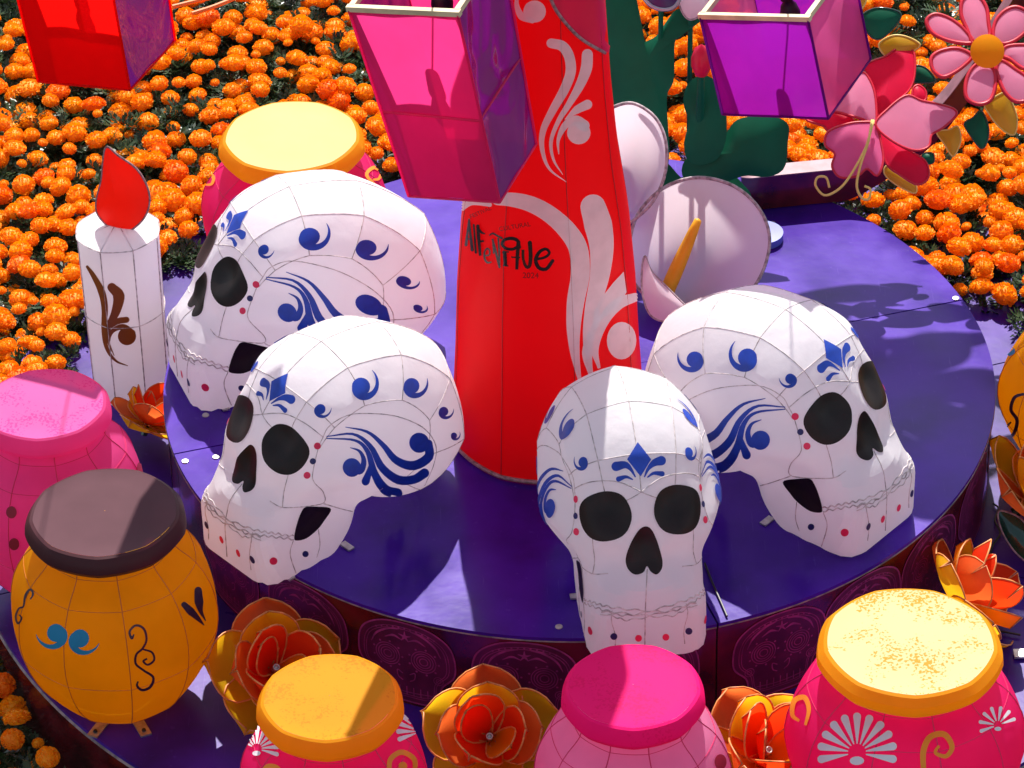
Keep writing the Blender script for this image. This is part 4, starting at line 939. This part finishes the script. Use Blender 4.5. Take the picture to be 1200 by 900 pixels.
# ------------------------------------------------------------------ marigold bed
M['soil'] = mat('dark_soil', (.025, .018, .012), .95, .4, 30, bump=.6, bscale=40)
b = MB(); g = 60.0
b.add([(-g, -g, GZ), (g, -g, GZ), (g, g, GZ), (-g, g, GZ)], [(0, 1, 2, 3)]); tag(b.build('ground', M['soil']), kind='structure')
def bloom_mesh(seed, col):
    rnd = random.Random(seed); V = []; F = []; n = 105
    c0 = len(V)
    m = MB(); m.lathe([(.001, -.55), (.55, -.5), (.80, -.2), (.82, .1), (.6, .42), (.3, .56), (.001, .60)], 12); V += m.V; F += m.F
    for k in range(n):
        t = 1-(k+.5)/n*1.55; r = math.sqrt(max(0, 1-t*t)); a = k*2.39996+rnd.uniform(-.2, .2)
        N = np.array([r*cos(a), r*sin(a), t*.82]); N = N/np.linalg.norm(N); P = N*np.array([1, 1, .72])*(.80+.0*rnd.random())
        T = unit(np.cross(N, [0, 0, 1.])+1e-6); B = np.cross(T, N); ro = rnd.uniform(-.9, .9); T, B = T*cos(ro)+B*sin(ro), -T*sin(ro)+B*cos(ro)
        w = rnd.uniform(.15, .22); h = rnd.uniform(.16, .26); b0 = len(V)
        for (x, y, z) in ((-.45, 0, 0), (.45, 0, 0), (-1, .25, .62), (0, -.05, .75), (1, .25, .62), (-.8, .5, .95), (-.1, .2, 1.08), (.8, .45, .92)):
            V.append(P+T*x*w+B*y*w+N*z*h)
        F += [(b0, b0+3, b0+2), (b0, b0+1, b0+3), (b0+1, b0+4, b0+3), (b0+2, b0+3, b0+6, b0+5), (b0+3, b0+4, b0+7, b0+6)]
    return V, F
def bloommat(n, c, c2):
    m = mat(n, c, .6, 0, 22, trans=.25, c2=c2); return m
BM = [bloommat('marigold_orange', (1.0, .42, .0), (1.0, .31, 0)), bloommat('marigold_light', (1.0, .36, .0), (1.0, .29, 0)), bloommat('marigold_deep', (1.0, .26, 0), (.95, .19, 0))]
BG = [bloom_mesh(i, 0) for i in range(4)]
BMe = [[mkmesh('marigold', g_[0], g_[1], m, False) for g_ in BG] for m in BM]
def proj(p):
    v = p-CAM; d = v@CF; return 600+FPX*(v@CR)/d, 450-FPX*(v@CU)/d, FPX/d
def field_ok(x, y, margin=0.0):
    r = math.hypot(x, y)
    lim = R2+.04 if y < .1 else R2-.16
    if x > .2 and y > .5: lim -= .30*min(1, (y-.5)/.5)
    return r > lim+margin
rnd = random.Random(11); pts = []; cell = {}
for _ in range(60000):
    x, y = rnd.uniform(-3.4, 3.4), rnd.uniform(-3.3, 5.2)
    if not field_ok(x, y): continue
    u, v, s = proj(np.array([x, y, -.5]))
    if not (-25 < u < 1225 and -25 < v < 925): continue
    h = math.sin(x*5.1+1.3*math.sin(y*3.7))*math.sin(y*4.3+x*1.9); dm = .062 if h > -.6 else .078
    i, j = int(x//.12), int(y//.12); ok = True
    for a in (-1, 0, 1):
        for b_ in (-1, 0, 1):
            for q in cell.get((i+a, j+b_), ()):
                if (q[0]-x)**2+(q[1]-y)**2 < dm*dm: ok = False
    if ok: cell.setdefault((i, j), []).append((x, y)); pts.append((x, y))
blooms = []
for x, y in pts:
    r = math.hypot(x, y); z = -.52+rnd.uniform(-.05, .05)+.03*sin(x*3)*sin(y*2.3); z = max(z, -.24-.08*rnd.random()) if (r < R2+.08 and y > .1) else z
    s = rnd.choice((.020, .028, .035, .038, .041, .043, .045, .049)); u, v, k = proj(np.array([x, y, z])); blooms.append((s*k, x, y, z, s))
blooms.sort(reverse=True); NB = len(blooms); big, rest = blooms[:298], blooms[298:]
print('blooms', NB)
def bed(x, y): return 'left' if x < -.2 else 'right'
for i, (k, x, y, z, s) in enumerate(big):
    mi = rnd.choice((0, 0, 0, 0, 1, 1, 2)); o = link('marigold', BMe[mi][rnd.randrange(4)], None, (x, y, z))
    o.rotation_euler = (rnd.uniform(-.5, .35), rnd.uniform(-.35, .35), rnd.uniform(0, 6.28)); o.scale = (s, s, s*rnd.uniform(.72, 1.12))
    front_ = y < -1.2
    lab = ('orange marigold in the bed at the lower left corner', 'orange marigolds at the lower left corner') if front_ else (('orange marigold in the bed left of the red tower', 'orange marigolds left of the tower') if x < 0 else ('orange marigold in the bed right of the red tower', 'orange marigolds right of the tower'))
    tag(o, lab[0], 'marigold', lab[1])
if rest:
    VV = []; FF = []; n0 = 0; Va = [np.array(g_[0]) for g_ in BG]
    for (k, x, y, z, s) in rest:
        j = rnd.randrange(4); E = np.array(Matrix.Rotation(rnd.uniform(0, 6.28), 3, 'Z')@Matrix.Rotation(rnd.uniform(-.4, .3), 3, 'X')); V = (Va[j]*s)@E.T+np.array([x, y, z]); VV += list(V); FF += [tuple(q+n0 for q in f) for f in BG[j][1]]; n0 += len(V)
    o = link('far_marigolds', mkmesh('far_marigolds', VV, FF, BM[0])); tag(o, 'orange marigolds farther off in the flower beds', 'marigolds', None, 'stuff')
# leaves: feathery sprigs
def leaf_proto(seed):
    rnd = np.random.default_rng(seed); V = []; F = []
    for L_ in range(7):
        a = L_*2*pi/7+rnd.uniform(-.3, .3); el = rnd.uniform(.2, 1.1); ln = rnd.uniform(.06, .10); d = np.array([cos(a)*cos(el), sin(a)*cos(el), sin(el)])
        sd = unit(np.cross(d, [0, 0, 1])); up = np.cross(sd, d)
        for k in range(6):
            t = .3+.7*k/5; c = d*ln*t+np.array([0, 0, -.35*ln*t*t])
            for sg in ((-1, 1) if k < 5 else (0,)):
                ax = unit(d*.8+sd*sg*.9+up*rnd.uniform(-.25, .25)) if sg else d
                l = ln*.36*(1-.3*abs(t-.6)); w = .0062; pp = unit(np.cross(ax, up)+rnd.normal(size=3)*.25)
                b0 = len(V); V += [c, c+ax*l*.5+pp*w, c+ax*l, c+ax*l*.5-pp*w]; F.append((b0, b0+1, b0+2, b0+3))
    return np.array(V), np.array(F)
LPt = [leaf_proto(i) for i in range(6)]
vs = []; fs = []; n0 = 0; rg = np.random.default_rng(3); cnt = 0
while cnt < 5400:
    x, y = rg.uniform(-3.4, 3.4), rg.uniform(-3.3, 5.2)
    if not field_ok(x, y, -.03): continue
    u, v, s = proj(np.array([x, y, -.55]))
    if not (-30 < u < 1230 and -30 < v < 930): continue
    cnt += 1; z = rg.uniform(-.74, -.545); V, F = LPt[rg.integers(6)]; a = rg.uniform(0, 6.28); c, s_ = cos(a), sin(a); k = rg.uniform(.7, 1.15)
    r = math.hypot(x, y)
    if r < R2+.05: z = min(z, -.30) if y > 0 else z
    if r < R2 and y > .1: z = rg.uniform(-.42, -.34)
    W_ = V*k; W_ = np.stack([W_[:, 0]*c-W_[:, 1]*s_+x, W_[:, 0]*s_+W_[:, 1]*c+y, W_[:, 2]+z], 1); vs.append(W_); fs.append(F+n0); n0 += len(V)
VV = np.concatenate(vs); FF = np.concatenate(fs); me = bpy.data.meshes.new('marigold_leaves')
me.vertices.add(len(VV)); me.vertices.foreach_set('co', VV.ravel()); me.loops.add(FF.size); me.loops.foreach_set('vertex_index', FF.ravel()); me.polygons.add(len(FF))
me.polygons.foreach_set('loop_start', np.arange(len(FF))*4); me.polygons.foreach_set('loop_total', np.full(len(FF), 4)); me.update(calc_edges=True)
M['leaf'] = mat('marigold_leaf', (.055, .095, .035), .36, .3, 9, trans=.15, c2=(.010, .026, .009), spec=.5); me.materials.append(M['leaf'])
tag(link('marigold_leaves', me), 'feathery dark green marigold leaves filling the beds', 'leaves', None, 'stuff')
